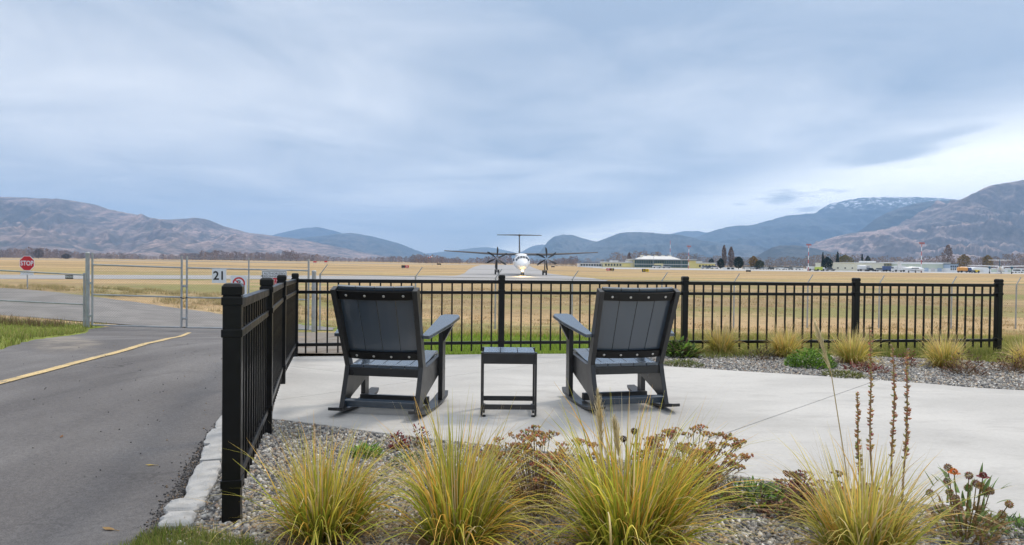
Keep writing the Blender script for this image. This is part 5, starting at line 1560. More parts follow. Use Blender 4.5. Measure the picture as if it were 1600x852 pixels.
# ================================================================== MOUNTAINS
def mountain_material(name, c_open, c_wood, c_rock, snow=False, scale=1.0):
    m = bpy.data.materials.new(name); m.use_nodes = True
    nt = NT(m.node_tree); bs = nt.n['Principled BSDF']; bs.inputs['Roughness'].default_value = 1.0; bs.inputs['Specular IOR Level'].default_value = 0.05
    oc = nt.new('ShaderNodeTexCoord').outputs['Object']
    n1 = nt.noise(oc, 0.0022 * scale, 6, 0.6, 0.3); n2 = nt.noise(oc, 0.009 * scale, 6, 0.65); n3 = nt.noise(nt.mapping(oc, (1, 1, 2.5)), 0.004 * scale, 5, 0.6)
    sep = nt.new('ShaderNodeSeparateXYZ'); nt.l.new(oc, sep.inputs[0])
    col = nt.mix(nt.smooth(n1, 0.40, 0.62), c_open, c_rock)
    col = nt.mix(nt.math('MULTIPLY', nt.smooth(nt.math('ADD', n2, nt.math('MULTIPLY', n3, 0.5)), 0.72, 0.90), 0.85), col, c_wood)
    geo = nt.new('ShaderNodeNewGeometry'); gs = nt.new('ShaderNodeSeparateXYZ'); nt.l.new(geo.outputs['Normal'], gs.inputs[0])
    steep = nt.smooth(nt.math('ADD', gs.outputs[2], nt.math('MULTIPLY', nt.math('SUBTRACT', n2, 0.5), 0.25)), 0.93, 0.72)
    col = nt.mix(nt.math('MULTIPLY', steep, 0.8), col, tuple(v * 0.55 for v in c_rock))  # darker rock on steep faces, deepened to add gully shading in the colour
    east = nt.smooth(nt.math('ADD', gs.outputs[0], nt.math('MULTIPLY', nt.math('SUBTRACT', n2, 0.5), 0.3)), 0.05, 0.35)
    col = nt.mix(nt.math('MULTIPLY', east, 0.55), col, c_wood)      # slopes facing one way darkened in the colour to bring out gully shading
    fine = nt.noise(oc, 0.035 * scale, 5, 0.7)
    fm = nt.new('ShaderNodeVectorMath', operation='SCALE'); nt.l.new(col, fm.inputs[0]); nt.put(fm.inputs[3], nt.smooth(fine, 0.3, 0.7, 0.65, 1.35)); col = fm.outputs[0]
    if snow:
        s = nt.math('MULTIPLY', nt.smooth(sep.outputs[2], 600, 740), nt.smooth(nt.noise(oc, 0.014, 5, 0.75), 0.52, 0.59))
        col = nt.mix(nt.math('MULTIPLY', s, nt.smooth(sep.outputs[0], 3200, 3800)), col, (0.75, 0.78, 0.82))
    nt.l.new(col, bs.inputs['Base Color'])
    return m
M['hill_a'] = mountain_material('dry_hillside', (0.38, 0.275, 0.245), (0.075, 0.075, 0.08), (0.20, 0.155, 0.15))
M['hill_b'] = mountain_material('wooded_hillside', (0.12, 0.112, 0.11), (0.03, 0.04, 0.046), (0.075, 0.078, 0.082))
M['hill_s'] = mountain_material('snow_dusted_hillside', (0.085, 0.09, 0.095), (0.026, 0.036, 0.044), (0.06, 0.066, 0.074), snow=True)

def vnoise(x, y, seed):
    """cheap tiling-free value noise"""
    xi = np.floor(x).astype(np.int64); yi = np.floor(y).astype(np.int64); xf = x - xi; yf = y - yi
    def h(a, b):
        n = (a * 374761393 + b * 668265263 + seed * 982451653) & 0x7fffffff
        n = ((n ^ (n >> 13)) * 1274126177) & 0x7fffffff
        return (n ^ (n >> 16)) % 100003 / 100003.0
    u = xf * xf * (3 - 2 * xf); v = yf * yf * (3 - 2 * yf)
    return (h(xi, yi) * (1 - u) + h(xi + 1, yi) * u) * (1 - v) + (h(xi, yi + 1) * (1 - u) + h(xi + 1, yi + 1) * u) * v
def ridged(x, y, seed, oct=5):
    s = 0; a = 1.0; f = 1.0; tot = 0
    for o in range(oct):
        s = s + a * (1 - np.abs(2 * vnoise(x * f, y * f, seed + o) - 1)) ** 1.4; tot += a; a *= 0.58; f *= 2.1
    return s / tot

def mountain(label, prof, Y, front, back, mat, seed, gully=0.16, wl=420.0, nx=240, ny=64, jag=6.0):
    nx = int(nx * 1.6); ny = int(ny * 1.6)
    """ridge whose crest follows picture points at distance Y; foot 'front' metres nearer, rear slope behind"""
    P = np.array([(at(px, py, Y).x, at(px, py, Y).z - FIELD) for px, py in prof])
    xs = np.linspace(P[0, 0], P[-1, 0], nx)
    # smooth crest
    crest = np.interp(xs, P[:, 0], P[:, 1])
    ker = np.hanning(7); ker /= ker.sum()
    crest = np.convolve(np.pad(crest, 3, mode='edge'), ker, 'valid')
    fade = np.minimum(1, np.minimum(np.arange(nx), np.arange(nx)[::-1]) / (nx * 0.04))
    crest = np.maximum(crest, 0)
    ts = np.concatenate([np.linspace(-1, 0, ny), np.linspace(0, 1, 12)[1:]])
    X, T = np.meshgrid(xs, ts)
    dy = np.where(T < 0, T * front, T * back)
    Yw = Y + dy
    wob = (vnoise(X / 900.0, Yw / 900.0, seed + 40) - 0.5)
    base = np.where(T < 0, (1 - np.abs(T)) ** 1.15, (1 - T) ** 1.2)
    wx = X + 260 * (vnoise(X / 700.0, Yw / 700.0, seed + 60) - 0.5); wy = Yw + 260 * (vnoise(X / 700.0, Yw / 700.0, seed + 70) - 0.5)
    r = ridged(wx / wl + 0.35 * wy / wl, wy / (wl * 2.4), seed, 6)
    mid = np.where(T < 0, 4 * np.abs(T) * (1 - np.abs(T)), T * (1 - T) * 2)
    Z = crest[None] * (base + gully * 2.6 * (r - 0.60) * np.clip(mid, 0, 1) + 0.18 * wob * np.clip(mid, 0, 1))
    if jag: Z = Z + jag * (ridged(X / 60.0, Yw / 60.0, seed + 9, 3) - 0.5) * (1 - np.abs(T))
    # follow the eye line so that the crest silhouette holds while the mass has depth
    V = np.stack([X, Yw, FIELD - 1.0 + np.maximum(Z, -3)], -1).reshape(-1, 3)
    m = len(ts); i = np.arange(m - 1)[:, None] * nx + np.arange(nx - 1)[None]
    F = np.stack([i, i + 1, i + nx + 1, i + nx], -1).reshape(-1, 4)
    o = np_mesh('mountain', V, F, mat, smooth=True)
    tag(o, label, kind='structure')

mountain('dry brown hillside filling the left of the valley', [(-420, 318), (-250, 309), (-120, 303), (0, 307.5), (60, 309.5), (110, 313), (150, 320), (170, 327), (210, 335), (250, 343), (285, 342), (305, 340), (325, 343), (350, 354), (390, 364), (440, 370), (470, 374), (520, 384), (570, 395), (640, 407), (690, 410)], 5200, 2500, 1500, M['hill_a'], 3, 0.4, 430)
mountain('blue wooded hill beyond the left hillside', [(380, 408), (430, 382), (460, 373), (500, 369), (530, 365), (550, 364), (575, 368), (600, 374), (625, 381), (650, 391), (675, 400), (700, 406), (730, 409)], 8000, 2600, 1500, M['hill_b'], 8, 0.22, 500)
mountain('pale distant peak above the left hills', [(380, 385), (430, 366), (470, 357), (495, 354.5), (520, 360), (560, 372), (620, 395)], 10800, 2200, 1400, M['hill_b'], 12, 0.15, 800, 120, 40)
mountain('low pale hills closing the valley behind the aeroplane', [(620, 404), (660, 397), (700, 392.5), (740, 387.5), (760, 386), (785, 390), (810, 396), (830, 385), (845, 382), (870, 384), (920, 386), (1000, 388), (1080, 390)], 10600, 2000, 1400, M['hill_b'], 15, 0.15, 700, 160, 40)
mountain('steep blue bluff to the right of the aeroplane', [(800, 410), (835, 402), (846, 391), (855, 378), (866, 369.5), (880, 366.5), (895, 367.5), (910, 372), (925, 376.5), (950, 380), (1000, 385), (1060, 395), (1120, 410)], 7600, 1900, 1300, M['hill_b'], 19, 0.25, 420, 200, 48)
mountain('long blue hill behind the terminal', [(890, 400), (925, 381), (950, 371), (968, 364), (985, 362.5), (1010, 363), (1040, 366), (1065, 369), (1090, 374), (1120, 379), (1180, 385), (1260, 396), (1320, 410)], 6900, 2300, 1300, M['hill_b'], 23, 0.28, 420, 220, 48)
mountain('pale far peak above the terminal', [(1020, 378), (1050, 365), (1070, 361), (1090, 361), (1115, 366), (1150, 380)], 10400, 1600, 1300, M['hill_b'], 27, 0.15, 700, 100, 32)
mountain('high blue mountain with a dusting of snow', [(1040, 385), (1080, 374), (1105, 364), (1130, 356), (1150, 353), (1175, 352), (1200, 345), (1230, 337), (1255, 334.5), (1275, 333), (1285, 325), (1296, 319), (1320, 313.5), (1345, 309.5), (1380, 308), (1420, 308), (1460, 309), (1500, 312), (1580, 318), (1680, 330), (1800, 345)], 8200, 3200, 2000, M['hill_s'], 31, 0.24, 520, 260, 64, 14)
mountain('dark rocky bluff below the snowy mountain', [(1310, 400), (1335, 380), (1348, 362), (1356, 351), (1368, 342), (1385, 333), (1405, 325), (1430, 318), (1455, 314), (1485, 313), (1510, 317), (1560, 330), (1640, 345)], 5600, 1200, 1000, M['hill_b'], 35, 0.28, 260, 200, 48, 0.0)
mountain('small wooded knoll in front of the valley side', [(1160, 412), (1185, 405), (1198, 393), (1206, 386), (1225, 383), (1250, 384), (1280, 390), (1320, 400), (1360, 410)], 3600, 700, 500, M['hill_b'], 39, 0.25, 260, 120, 32)
mountain('brown folded mountainside at the right edge of the valley', [(1190, 411), (1240, 398), (1280, 384), (1300, 373), (1330, 364), (1370, 360), (1400, 357), (1430, 348), (1465, 337), (1485, 325), (1503, 314), (1520, 303), (1540, 293), (1565, 287), (1600, 281.5), (1680, 268), (1800, 250), (1950, 240), (2150, 250)], 4300, 1900, 1600, M['hill_a'], 43, 0.75, 330, 260, 72, 12)

# ================================================================== GRASSES AND PLANTS
def blades(root, az, tilt, bend, length, width, c0, c1, r, seg=5, mid=None):
    """curved tapering ribbons. arrays of n; c0,c1 (n,3) root and tip colours"""
    n = len(root); P = np.zeros((n, seg + 1, 3)); P[:, 0] = root
    W = np.zeros((n, seg + 1)); 
    h = np.stack([np.cos(az), np.sin(az), np.zeros(n)], 1)
    for k in range(seg):
        t = (k + 0.5) / seg
        th = tilt + bend * t ** 1.4
        d = h * np.sin(th)[:, None] + np.array([0, 0, 1.0])[None] * np.cos(th)[:, None]
        P[:, k + 1] = P[:, k] + d * (length / seg)[:, None]
    tw = az + np.pi / 2 + r.normal(0, 0.6, n)
    side = np.stack([np.cos(tw), np.sin(tw), r.normal(0, 0.15, n)], 1)
    prof = np.array([max(0.06, (1 - (k / seg) ** 1.8)) for k in range(seg + 1)])
    V = np.empty((n, seg + 1, 2, 3)); C = np.empty((n, seg + 1, 2, 3))
    for k in range(seg + 1):
        w = (width * prof[k] / 2)[:, None]
        V[:, k, 0] = P[:, k] - side * w; V[:, k, 1] = P[:, k] + side * w
        t = k / seg
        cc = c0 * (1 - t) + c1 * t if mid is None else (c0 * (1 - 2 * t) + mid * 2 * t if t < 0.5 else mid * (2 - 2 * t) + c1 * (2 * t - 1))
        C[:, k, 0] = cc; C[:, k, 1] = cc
    m = (seg + 1) * 2
    q = np.array([[2 * k, 2 * k + 1, 2 * k + 3, 2 * k + 2] for k in range(seg)])
    F = (np.arange(n)[:, None, None] * m + q[None]).reshape(-1, 4)
    return V.reshape(-1, 3), F, C.reshape(-1, 3)

def pick(cols, n, r, p=None, jit=0.18):
    c = np.array(cols)[r.choice(len(cols), n, p=p)]
    return np.clip(c * r.uniform(1 - jit, 1 + jit, (n, 1)), 0, 1)

def bump_z(x, y):
    return plane_z(x, y) - 0.012

def tussock(name, label, px, py, height, spread, n, seed, group, width=0.005, stalks=40, stalk_h=1.35, pale=0.0, lean=(0, 0), Y=None):
    r = np.random.default_rng(seed)
    g = on_ground(px, py)
    x0, y0 = g.x, g.y
    t = thing(name, label, 'grass', (x0, y0, bump_z(x0, y0)), group=group)
    rad = spread * 0.26 * np.sqrt(r.uniform(0, 1, n)); a = r.uniform(0, 2 * np.pi, n)
    root = np.c_[rad * np.cos(a), rad * np.sin(a), np.zeros(n) - 0.01]
    clump = r.integers(0, 26, n); ca = r.uniform(0, 2 * np.pi, 26); cl = r.uniform(0.72, 1.15, 26); cb = r.normal(0, 0.25, 26)
    a = np.where(r.uniform(0, 1, n) < 0.65, ca[clump] + r.normal(0, 0.28, n), a)
    rad = rad * (0.6 + 0.4 * r.uniform(0, 1, n)); root = np.c_[rad * np.cos(a), rad * np.sin(a), np.zeros(n) - 0.01]
    az = a + r.normal(0, 0.35, n)
    f = rad / (spread * 0.26)
    tilt = 0.05 + 0.42 * f * r.uniform(0.3, 1.2, n); bend = np.abs(r.normal(0.75, 0.50, n)) * (0.45 + 0.9 * f)
    L = height * r.uniform(0.55, 1.12, n) * (1 + 0.10 * f)
    L = L * cl[clump]; bend = np.maximum(0.02, bend + cb[clump])
    low = r.uniform(0, 1, n) < 0.20
    wild = r.uniform(0, 1, n) < 0.12
    az[wild] += r.normal(0, 1.1, wild.sum()); bend[wild] += np.abs(r.normal(0.5, 0.4, wild.sum())); L[wild] *= 1.12
    bend[low] += r.uniform(0.7, 1.3, low.sum()); tilt[low] += 0.35; L[low] *= 0.95
    root[:, 0] += 0; az = np.arctan2(np.sin(az) + lean[1], np.cos(az) + lean[0])
    kind = r.choice(4, n, p=[0.44, 0.25, 0.23, 0.08])
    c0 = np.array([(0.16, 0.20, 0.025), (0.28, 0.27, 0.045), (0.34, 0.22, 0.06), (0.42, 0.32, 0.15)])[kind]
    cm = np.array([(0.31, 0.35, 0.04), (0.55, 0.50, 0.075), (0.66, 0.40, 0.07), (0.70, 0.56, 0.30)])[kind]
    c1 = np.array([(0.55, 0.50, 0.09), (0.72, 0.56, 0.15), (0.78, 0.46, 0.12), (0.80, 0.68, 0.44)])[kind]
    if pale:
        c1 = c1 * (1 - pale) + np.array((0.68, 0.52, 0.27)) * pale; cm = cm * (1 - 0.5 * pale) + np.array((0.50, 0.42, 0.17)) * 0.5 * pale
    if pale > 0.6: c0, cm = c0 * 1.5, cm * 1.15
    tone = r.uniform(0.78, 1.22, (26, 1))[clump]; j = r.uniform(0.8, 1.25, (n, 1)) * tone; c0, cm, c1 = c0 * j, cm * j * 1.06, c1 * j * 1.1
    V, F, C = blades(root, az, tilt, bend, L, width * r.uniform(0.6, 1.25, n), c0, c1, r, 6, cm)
    V[:, 2] = np.maximum(V[:, 2], 0.004 + r.uniform(0, 0.02, len(V)))
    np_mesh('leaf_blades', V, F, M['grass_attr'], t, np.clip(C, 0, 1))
    m = int(n * 0.35); a2 = r.uniform(0, 6.283, m); q2 = spread * 0.30 * np.sqrt(r.uniform(0, 1, m))     # dead thatch at the foot
    V, F, C = blades(np.c_[q2 * np.cos(a2), q2 * np.sin(a2), np.zeros(m)], a2 + r.normal(0, 0.6, m), r.uniform(0.7, 1.45, m), r.uniform(0.1, 0.8, m), height * r.uniform(0.15, 0.5, m), width * r.uniform(0.5, 1.0, m), pick([(0.22, 0.12, 0.06), (0.33, 0.20, 0.10)], m, r), pick([(0.52, 0.36, 0.19), (0.40, 0.26, 0.13)], m, r), r, 4)
    V[:, 2] = np.maximum(V[:, 2], 0.006)
    np_mesh('thatch', V, F, M['grass_attr'], t, np.clip(C, 0, 1))
    if stalks:
        m = stalks; a = r.uniform(0, 2 * np.pi, m); rad = spread * 0.2 * np.sqrt(r.uniform(0, 1, m))
        root = np.c_[rad * np.cos(a), rad * np.sin(a), np.zeros(m)]
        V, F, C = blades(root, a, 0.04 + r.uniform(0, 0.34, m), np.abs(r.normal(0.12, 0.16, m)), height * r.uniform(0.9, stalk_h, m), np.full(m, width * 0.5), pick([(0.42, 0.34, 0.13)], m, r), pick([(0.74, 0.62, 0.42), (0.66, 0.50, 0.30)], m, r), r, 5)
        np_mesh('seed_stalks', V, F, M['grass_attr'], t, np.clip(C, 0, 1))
    return t
NEAR = 'ornamental grass tussocks in the near bed'
tussock('grass_tussock', 'orange-tipped grass tussock beside the near fence post', 508, 836, 0.41, 0.48, 850, 21, NEAR, 0.0075, 46, 1.25, lean=(0.25, 0))
tussock('grass_tussock', 'green and gold grass tussock below the side table', 716, 850, 0.50, 0.45, 850, 22, NEAR, 0.0082, 46, 1.2, lean=(0.45, 0))
tussock('grass_tussock', 'largest grass tussock below the chair on the right', 985, 866, 0.55, 0.56, 1100, 23, NEAR, 0.0088, 46, 1.15, lean=(0.25, 0))
tussock('grass_tussock', 'straw-coloured grass tussock under the tall dry seed stalks', 1347, 880, 0.45, 0.44, 750, 24, NEAR, 0.0080, 40, 1.2, 0.45)
FAR = 'ornamental grass tussocks along the far fence'
for px_, py_, h_, lb in ((1126, 552, 0.40, 'feathery tussock just right of the right-hand chair at the fence'), (1227, 557, 0.37, 'feathery tussock left of the green leafy bush'), (1333, 567, 0.40, 'feathery tussock at the fence post behind the tall seed stalks'), (1477, 573, 0.37, 'feathery tussock near the end post of the fence'), (1606, 575, 0.36, 'feathery tussock cut by the right edge beyond the end post')):
    tussock('grass_tussock', lb, px_, py_, h_ * 1.04, 0.40, 800, int(px_), FAR, 0.0095, 70, 1.25, 0.75)

# pale feathery plumes standing out of two tussocks
def plume(label, foot, bottom, top, Y, w, seed):
    r = np.random.default_rng(seed)
    a = at(*foot, Y); b = at(*bottom, Y); c = at(*top, Y); base = Vector((a.x, Y, bump_z(a.x, Y)))
    t = thing('seed_plume', label, 'grass plume', base)
    mb = MB(); col = (0.62, 0.50, 0.28)
    mb.tube([(0, 0, 0), (b - base) * 0.5 + Vector((0.004, 0, 0)), b - base], [0.003, 0.0025, 0.002], 5, col=col); mb.build('stalk', M['plant_attr'], t)
    n = 320; f = r.uniform(0, 1, n); P0 = np.array(b - base)[None] + f[:, None] * np.array(c - b)[None]
    L = 0.05 * (0.5 + np.sin(np.pi * np.clip(f + 0.1, 0, 1))) * r.uniform(0.5, 1.2, n)
    d = np.arctan2(c.z - b.z, c.x - b.x)
    V, F, C = blades(P0, np.where(r.uniform(0, 1, n) < 0.5, 0.0, np.pi) + r.normal(0, 0.8, n), np.abs(r.normal(0.18, 0.12, n)) * w, r.normal(0, 0.2, n), L, np.full(n, 0.004), pick([(0.66, 0.54, 0.30)], n, r), pick([(0.78, 0.68, 0.46)], n, r), r, 3)
    # tip the spikelets along the plume
    sh = (c.x - b.x) / max(c.z - b.z, 1e-3)
    V[:, 0] += (V[:, 2] - np.repeat(P0[:, 2], 8)) * sh
    np_mesh('spikelets', V, F, M['plant_attr'], t, np.clip(C, 0, 1))
plume('thick pale seed plume rising out of the largest tussock', (940, 850), (941, 705), (934, 612), 2.75, 1.2, 5)
plume('second pale plume out of the largest tussock', (985, 850), (967, 715), (960, 655), 2.72, 1.0, 6)
plume('single leaning pale plume above the straw-coloured tussock', (1335, 860), (1299, 584), (1274, 508), 2.8, 0.6, 7)

def dry_umbels(label, px, py, height, spread, n, seed, col=(0.46, 0.27, 0.12), red=False, name='dried_yarrow'):
    r = random.Random(seed); g = on_ground(px, py); x0, y0 = g.x, g.y
    t = thing(name, label, 'plant', (x0, y0, bump_z(x0, y0)))
    st = MB(); hd = MB(); lf_root = []
    for k in range(n):
        a = r.uniform(0, 6.283); q = spread * math.sqrt(r.uniform(0.02, 1)); h = height * r.uniform(0.62, 1.05) * (1 - 0.25 * q / spread)
        b = Vector((0.25 * q * math.cos(a), 0.25 * q * math.sin(a), 0)); e = Vector((q * math.cos(a), q * math.sin(a), h)); m = b.lerp(e, 0.55) + Vector((0, 0, 0.03))
        c = tuple(v * r.uniform(0.7, 1.2) for v in (0.24, 0.16, 0.10))
        st.tube([b, m, e], [0.0026, 0.002, 0.0014], 4, False, col=c)
        R = r.uniform(0.020, 0.042)
        for j in range(r.randint(14, 22)):
            aa = r.uniform(0, 6.283); rr_ = R * math.sqrt(r.uniform(0, 1)); p = e + Vector((rr_ * math.cos(aa), rr_ * math.sin(aa), 0.004 - 0.18 * rr_ + r.uniform(-0.003, 0.003)))
            cc = tuple(min(1, v * r.uniform(0.65, 1.45)) for v in col); s_ = r.uniform(0.0045, 0.0078)
            hd.add([p + Vector((s_, 0, 0)), p + Vector((-s_ * 0.5, s_ * 0.87, 0)), p + Vector((-s_ * 0.5, -s_ * 0.87, 0)), p + Vector((0, 0, s_ * 0.9)), p - Vector((0, 0, s_ * 1.2))], [(0, 1, 3), (1, 2, 3), (2, 0, 3), (1, 0, 4), (2, 1, 4), (0, 2, 4)], cc)
            if j % 3 == 0: st.tube([e - Vector((0, 0, 0.022)), p], 0.0009, 3, False, col=c)
    st.build('stems', M['plant_attr'], t); hd.build('seed_heads', M['plant_attr'], t)
    rn = np.random.default_rng(seed); m = n * 9; a = rn.uniform(0, 6.283, m); q = spread * 0.8 * np.sqrt(rn.uniform(0, 1, m))
    root = np.c_[q * np.cos(a), q * np.sin(a), rn.uniform(0, height * 0.5, m)]
    V, F, C = blades(root, rn.uniform(0, 6.28, m), rn.uniform(0.3, 1.4, m), rn.uniform(0, 0.9, m), rn.uniform(0.03, 0.085, m), rn.uniform(0.003, 0.008, m), pick([(0.22, 0.14, 0.08), (0.16, 0.11, 0.06), (0.30, 0.20, 0.12)], m, rn), pick([(0.30, 0.20, 0.11), (0.20, 0.13, 0.08)], m, rn), rn, 3)
    np_mesh('withered_leaves', V, F, M['plant_attr'], t, np.clip(C, 0, 1))
dry_umbels('rusty dried yarrow between the second and third tussocks', 840, 792, 0.37, 0.27, 80, 31)
dry_umbels('rusty dried yarrow behind the largest tussock', 1078, 786, 0.37, 0.27, 90, 32)
dry_umbels('dried brown yarrow left behind the straw-coloured tussock', 1292, 812, 0.22, 0.20, 34, 33, (0.26, 0.16, 0.10))

def leafy(label, px, py, height, spread, n, seed, cols, leaf=(0.05, 0.016), name='leafy_plant', stems=True, up=0.5):
    r = np.random.default_rng(seed); g = on_ground(px, py); x0, y0 = g.x, g.y
    t = thing(name, label, 'plant', (x0, y0, bump_z(x0, y0)))
    a = r.uniform(0, 6.283, n); q = spread * np.sqrt(r.uniform(0, 1, n)); z = height * r.uniform(0, 1, n) * np.sqrt(np.clip(1 - (q / spread) ** 2, 0.05, 1))
    root = np.c_[q * np.cos(a), q * np.sin(a), z]
    c = pick(cols, n, r, jit=0.3)
    V, F, C = blades(root, a + r.normal(0, 0.8, n), r.uniform(0.2, 1.0, n) + (1 - up) * 0.6, r.uniform(0.1, 0.9, n), leaf[0] * r.uniform(0.6, 1.3, n), leaf[1] * r.uniform(0.6, 1.3, n), c * 0.8, c * 1.15, r, 3)
    np_mesh('leaves', V, F, M['plant_attr'], t, np.clip(C, 0, 1))
    if stems:
        mb = MB()
        for k in range(14):
            i = r.integers(0, n); e = root[i]
            mb.tube([(e[0] * 0.2, e[1] * 0.2, 0), (e[0] * 0.7, e[1] * 0.7, e[2] * 0.6), tuple(e)], [0.004, 0.003, 0.0015], 4, False, col=(0.16, 0.11, 0.06))
        mb.build('stems', M['plant_attr'], t)
    return t
G1 = [(0.15, 0.28, 0.04), (0.22, 0.36, 0.05), (0.11, 0.21, 0.04)]
G2 = [(0.10, 0.15, 0.05), (0.07, 0.11, 0.04), (0.13, 0.16, 0.06)]
RED = [(0.22, 0.03, 0.04), (0.16, 0.03, 0.035), (0.28, 0.06, 0.05)]
BRN = [(0.20, 0.10, 0.06), (0.26, 0.15, 0.09), (0.15, 0.08, 0.06)]
leafy('small bright green rosette in the gravel behind the first tussock', 573, 709, 0.05, 0.09, 160, 41, G1, (0.05, 0.014))
leafy('low grey-green sedum mat behind the second tussock', 640, 722, 0.06, 0.12, 260, 42, G2, (0.02, 0.010), stems=False)
leafy('deep red sedum beside the grey-green mat', 622, 700, 0.12, 0.06, 170, 43, RED, (0.022, 0.010))
leafy('taller deep red sedum with dark heads by the patio edge', 655, 695, 0.14, 0.07, 170, 44, RED + G2, (0.022, 0.010))
leafy('green trailing weed right of the largest tussock', 1185, 782, 0.09, 0.17, 420, 45, G1 + G2, (0.045, 0.012))
leafy('red-leaved ground plant right of the trailing weed', 1245, 775, 0.12, 0.10, 180, 46, RED + BRN, (0.035, 0.012))
leafy('low brown withered plant before the flowering seed heads', 1225, 800, 0.04, 0.12, 160, 47, BRN, (0.04, 0.014), stems=False)
leafy('green moss-like weed at the right edge of the bed', 1590, 828, 0.05, 0.13, 320, 48, G1 + G2, (0.03, 0.008), stems=False)
leafy('dark leafy plant at the foot of the fence by the right-hand chair', 1062, 556, 0.20, 0.22, 330, 49, G1 + G2 + [(0.14, 0.08, 0.05)], (0.11, 0.035))
leafy('dark twiggy plant between the first two feathery tussocks', 1191, 562, 0.22, 0.16, 150, 50, [(0.06, 0.06, 0.03), (0.10, 0.09, 0.04), (0.12, 0.07, 0.05)], (0.05, 0.014))
leafy('bright green leafy bush in the far bed', 1266, 572, 0.21, 0.26, 1100, 51, G1, (0.05, 0.020))
leafy('low green mat at the far bed edge by the chair', 1068, 570, 0.05, 0.22, 400, 52, [(0.17, 0.19, 0.05), (0.12, 0.15, 0.04)], (0.05, 0.012), stems=False)
leafy('low yellow-green mat below the leaning plume', 1318, 587, 0.05, 0.20, 350, 53, [(0.18, 0.19, 0.05), (0.13, 0.15, 0.04)], (0.05, 0.012), stems=False)
leafy('dark red low plant behind the tall seed stalks', 1352, 578, 0.09, 0.22, 260, 54, RED + BRN, (0.045, 0.016))
leafy('brown withered bush near the end post', 1506, 583, 0.26, 0.20, 420, 55, BRN + [(0.12, 0.10, 0.05)], (0.045, 0.012))
leafy('brown withered bush at the right edge of the far bed', 1582, 580, 0.24, 0.20, 400, 56, BRN + [(0.30, 0.22, 0.12)], (0.045, 0.012))
leafy('small reddish seedling left of the end post tussock', 1418, 572, 0.22, 0.10, 200, 57, BRN + RED, (0.03, 0.012))

def seed_stalk(label, base, top, Y, seed):
    r = random.Random(seed); b = at(*base, Y); c = at(*top, Y); b.z = bump_z(b.x, Y)
    t = thing('seed_stalk', label, 'plant', b, group='tall dry seed stalks')
    H = c.z - b.z; dx = c.x - b.x
    def P(f): return Vector((dx * f + 0.006 * math.sin(f * 7 + seed), 0.004 * math.sin(f * 5), H * f))
    mb = MB(); mb.tube([P(k / 8) for k in range(9)], [0.0050 - 0.0030 * k / 8 for k in range(9)], 6, col=(0.40, 0.26, 0.13)); st = mb.build('stem', M['plant_attr'], t)
    cp = MB(); f = 0.36
    while f < 1.0:
        for j in range(r.randint(3, 5)):
            a = r.uniform(0, 6.283); l = r.uniform(0.008, 0.016) * (1.2 - 0.5 * f); p = P(f) + Vector((0, 0, r.uniform(-0.006, 0.006)))
            d = Vector((math.cos(a), math.sin(a), r.uniform(0.3, 0.9))).normalized(); s_ = l * 0.42
            n1 = d.orthogonal().normalized(); n2 = d.cross(n1); m = p + d * l * 0.7
            cc = tuple(v * r.uniform(0.6, 1.3) for v in (0.56, 0.37, 0.20))
            cp.add([p, m + n1 * s_, m + n2 * s_, m - n1 * s_, m - n2 * s_, p + d * l * 1.5], [(0, 2, 1), (0, 3, 2), (0, 4, 3), (0, 1, 4), (1, 2, 5), (2, 3, 5), (3, 4, 5), (4, 1, 5)], cc)
        f += r.uniform(0.012, 0.022)
    cp.build('seed_capsules', M['plant_attr'], t)
seed_stalk('shortest of the four tall dry seed stalks', (1352, 800), (1336.5, 614), 2.98, 1)
seed_stalk('tallest of the four dry seed stalks, second from the short one', (1367, 800), (1356.5, 509), 2.95, 2)
seed_stalk('pale dry seed stalk, third from the short one', (1396, 800), (1395, 541), 3.0, 3)
seed_stalk('dark dry seed stalk farthest from the short one', (1412, 800), (1418.5, 545), 2.96, 4)

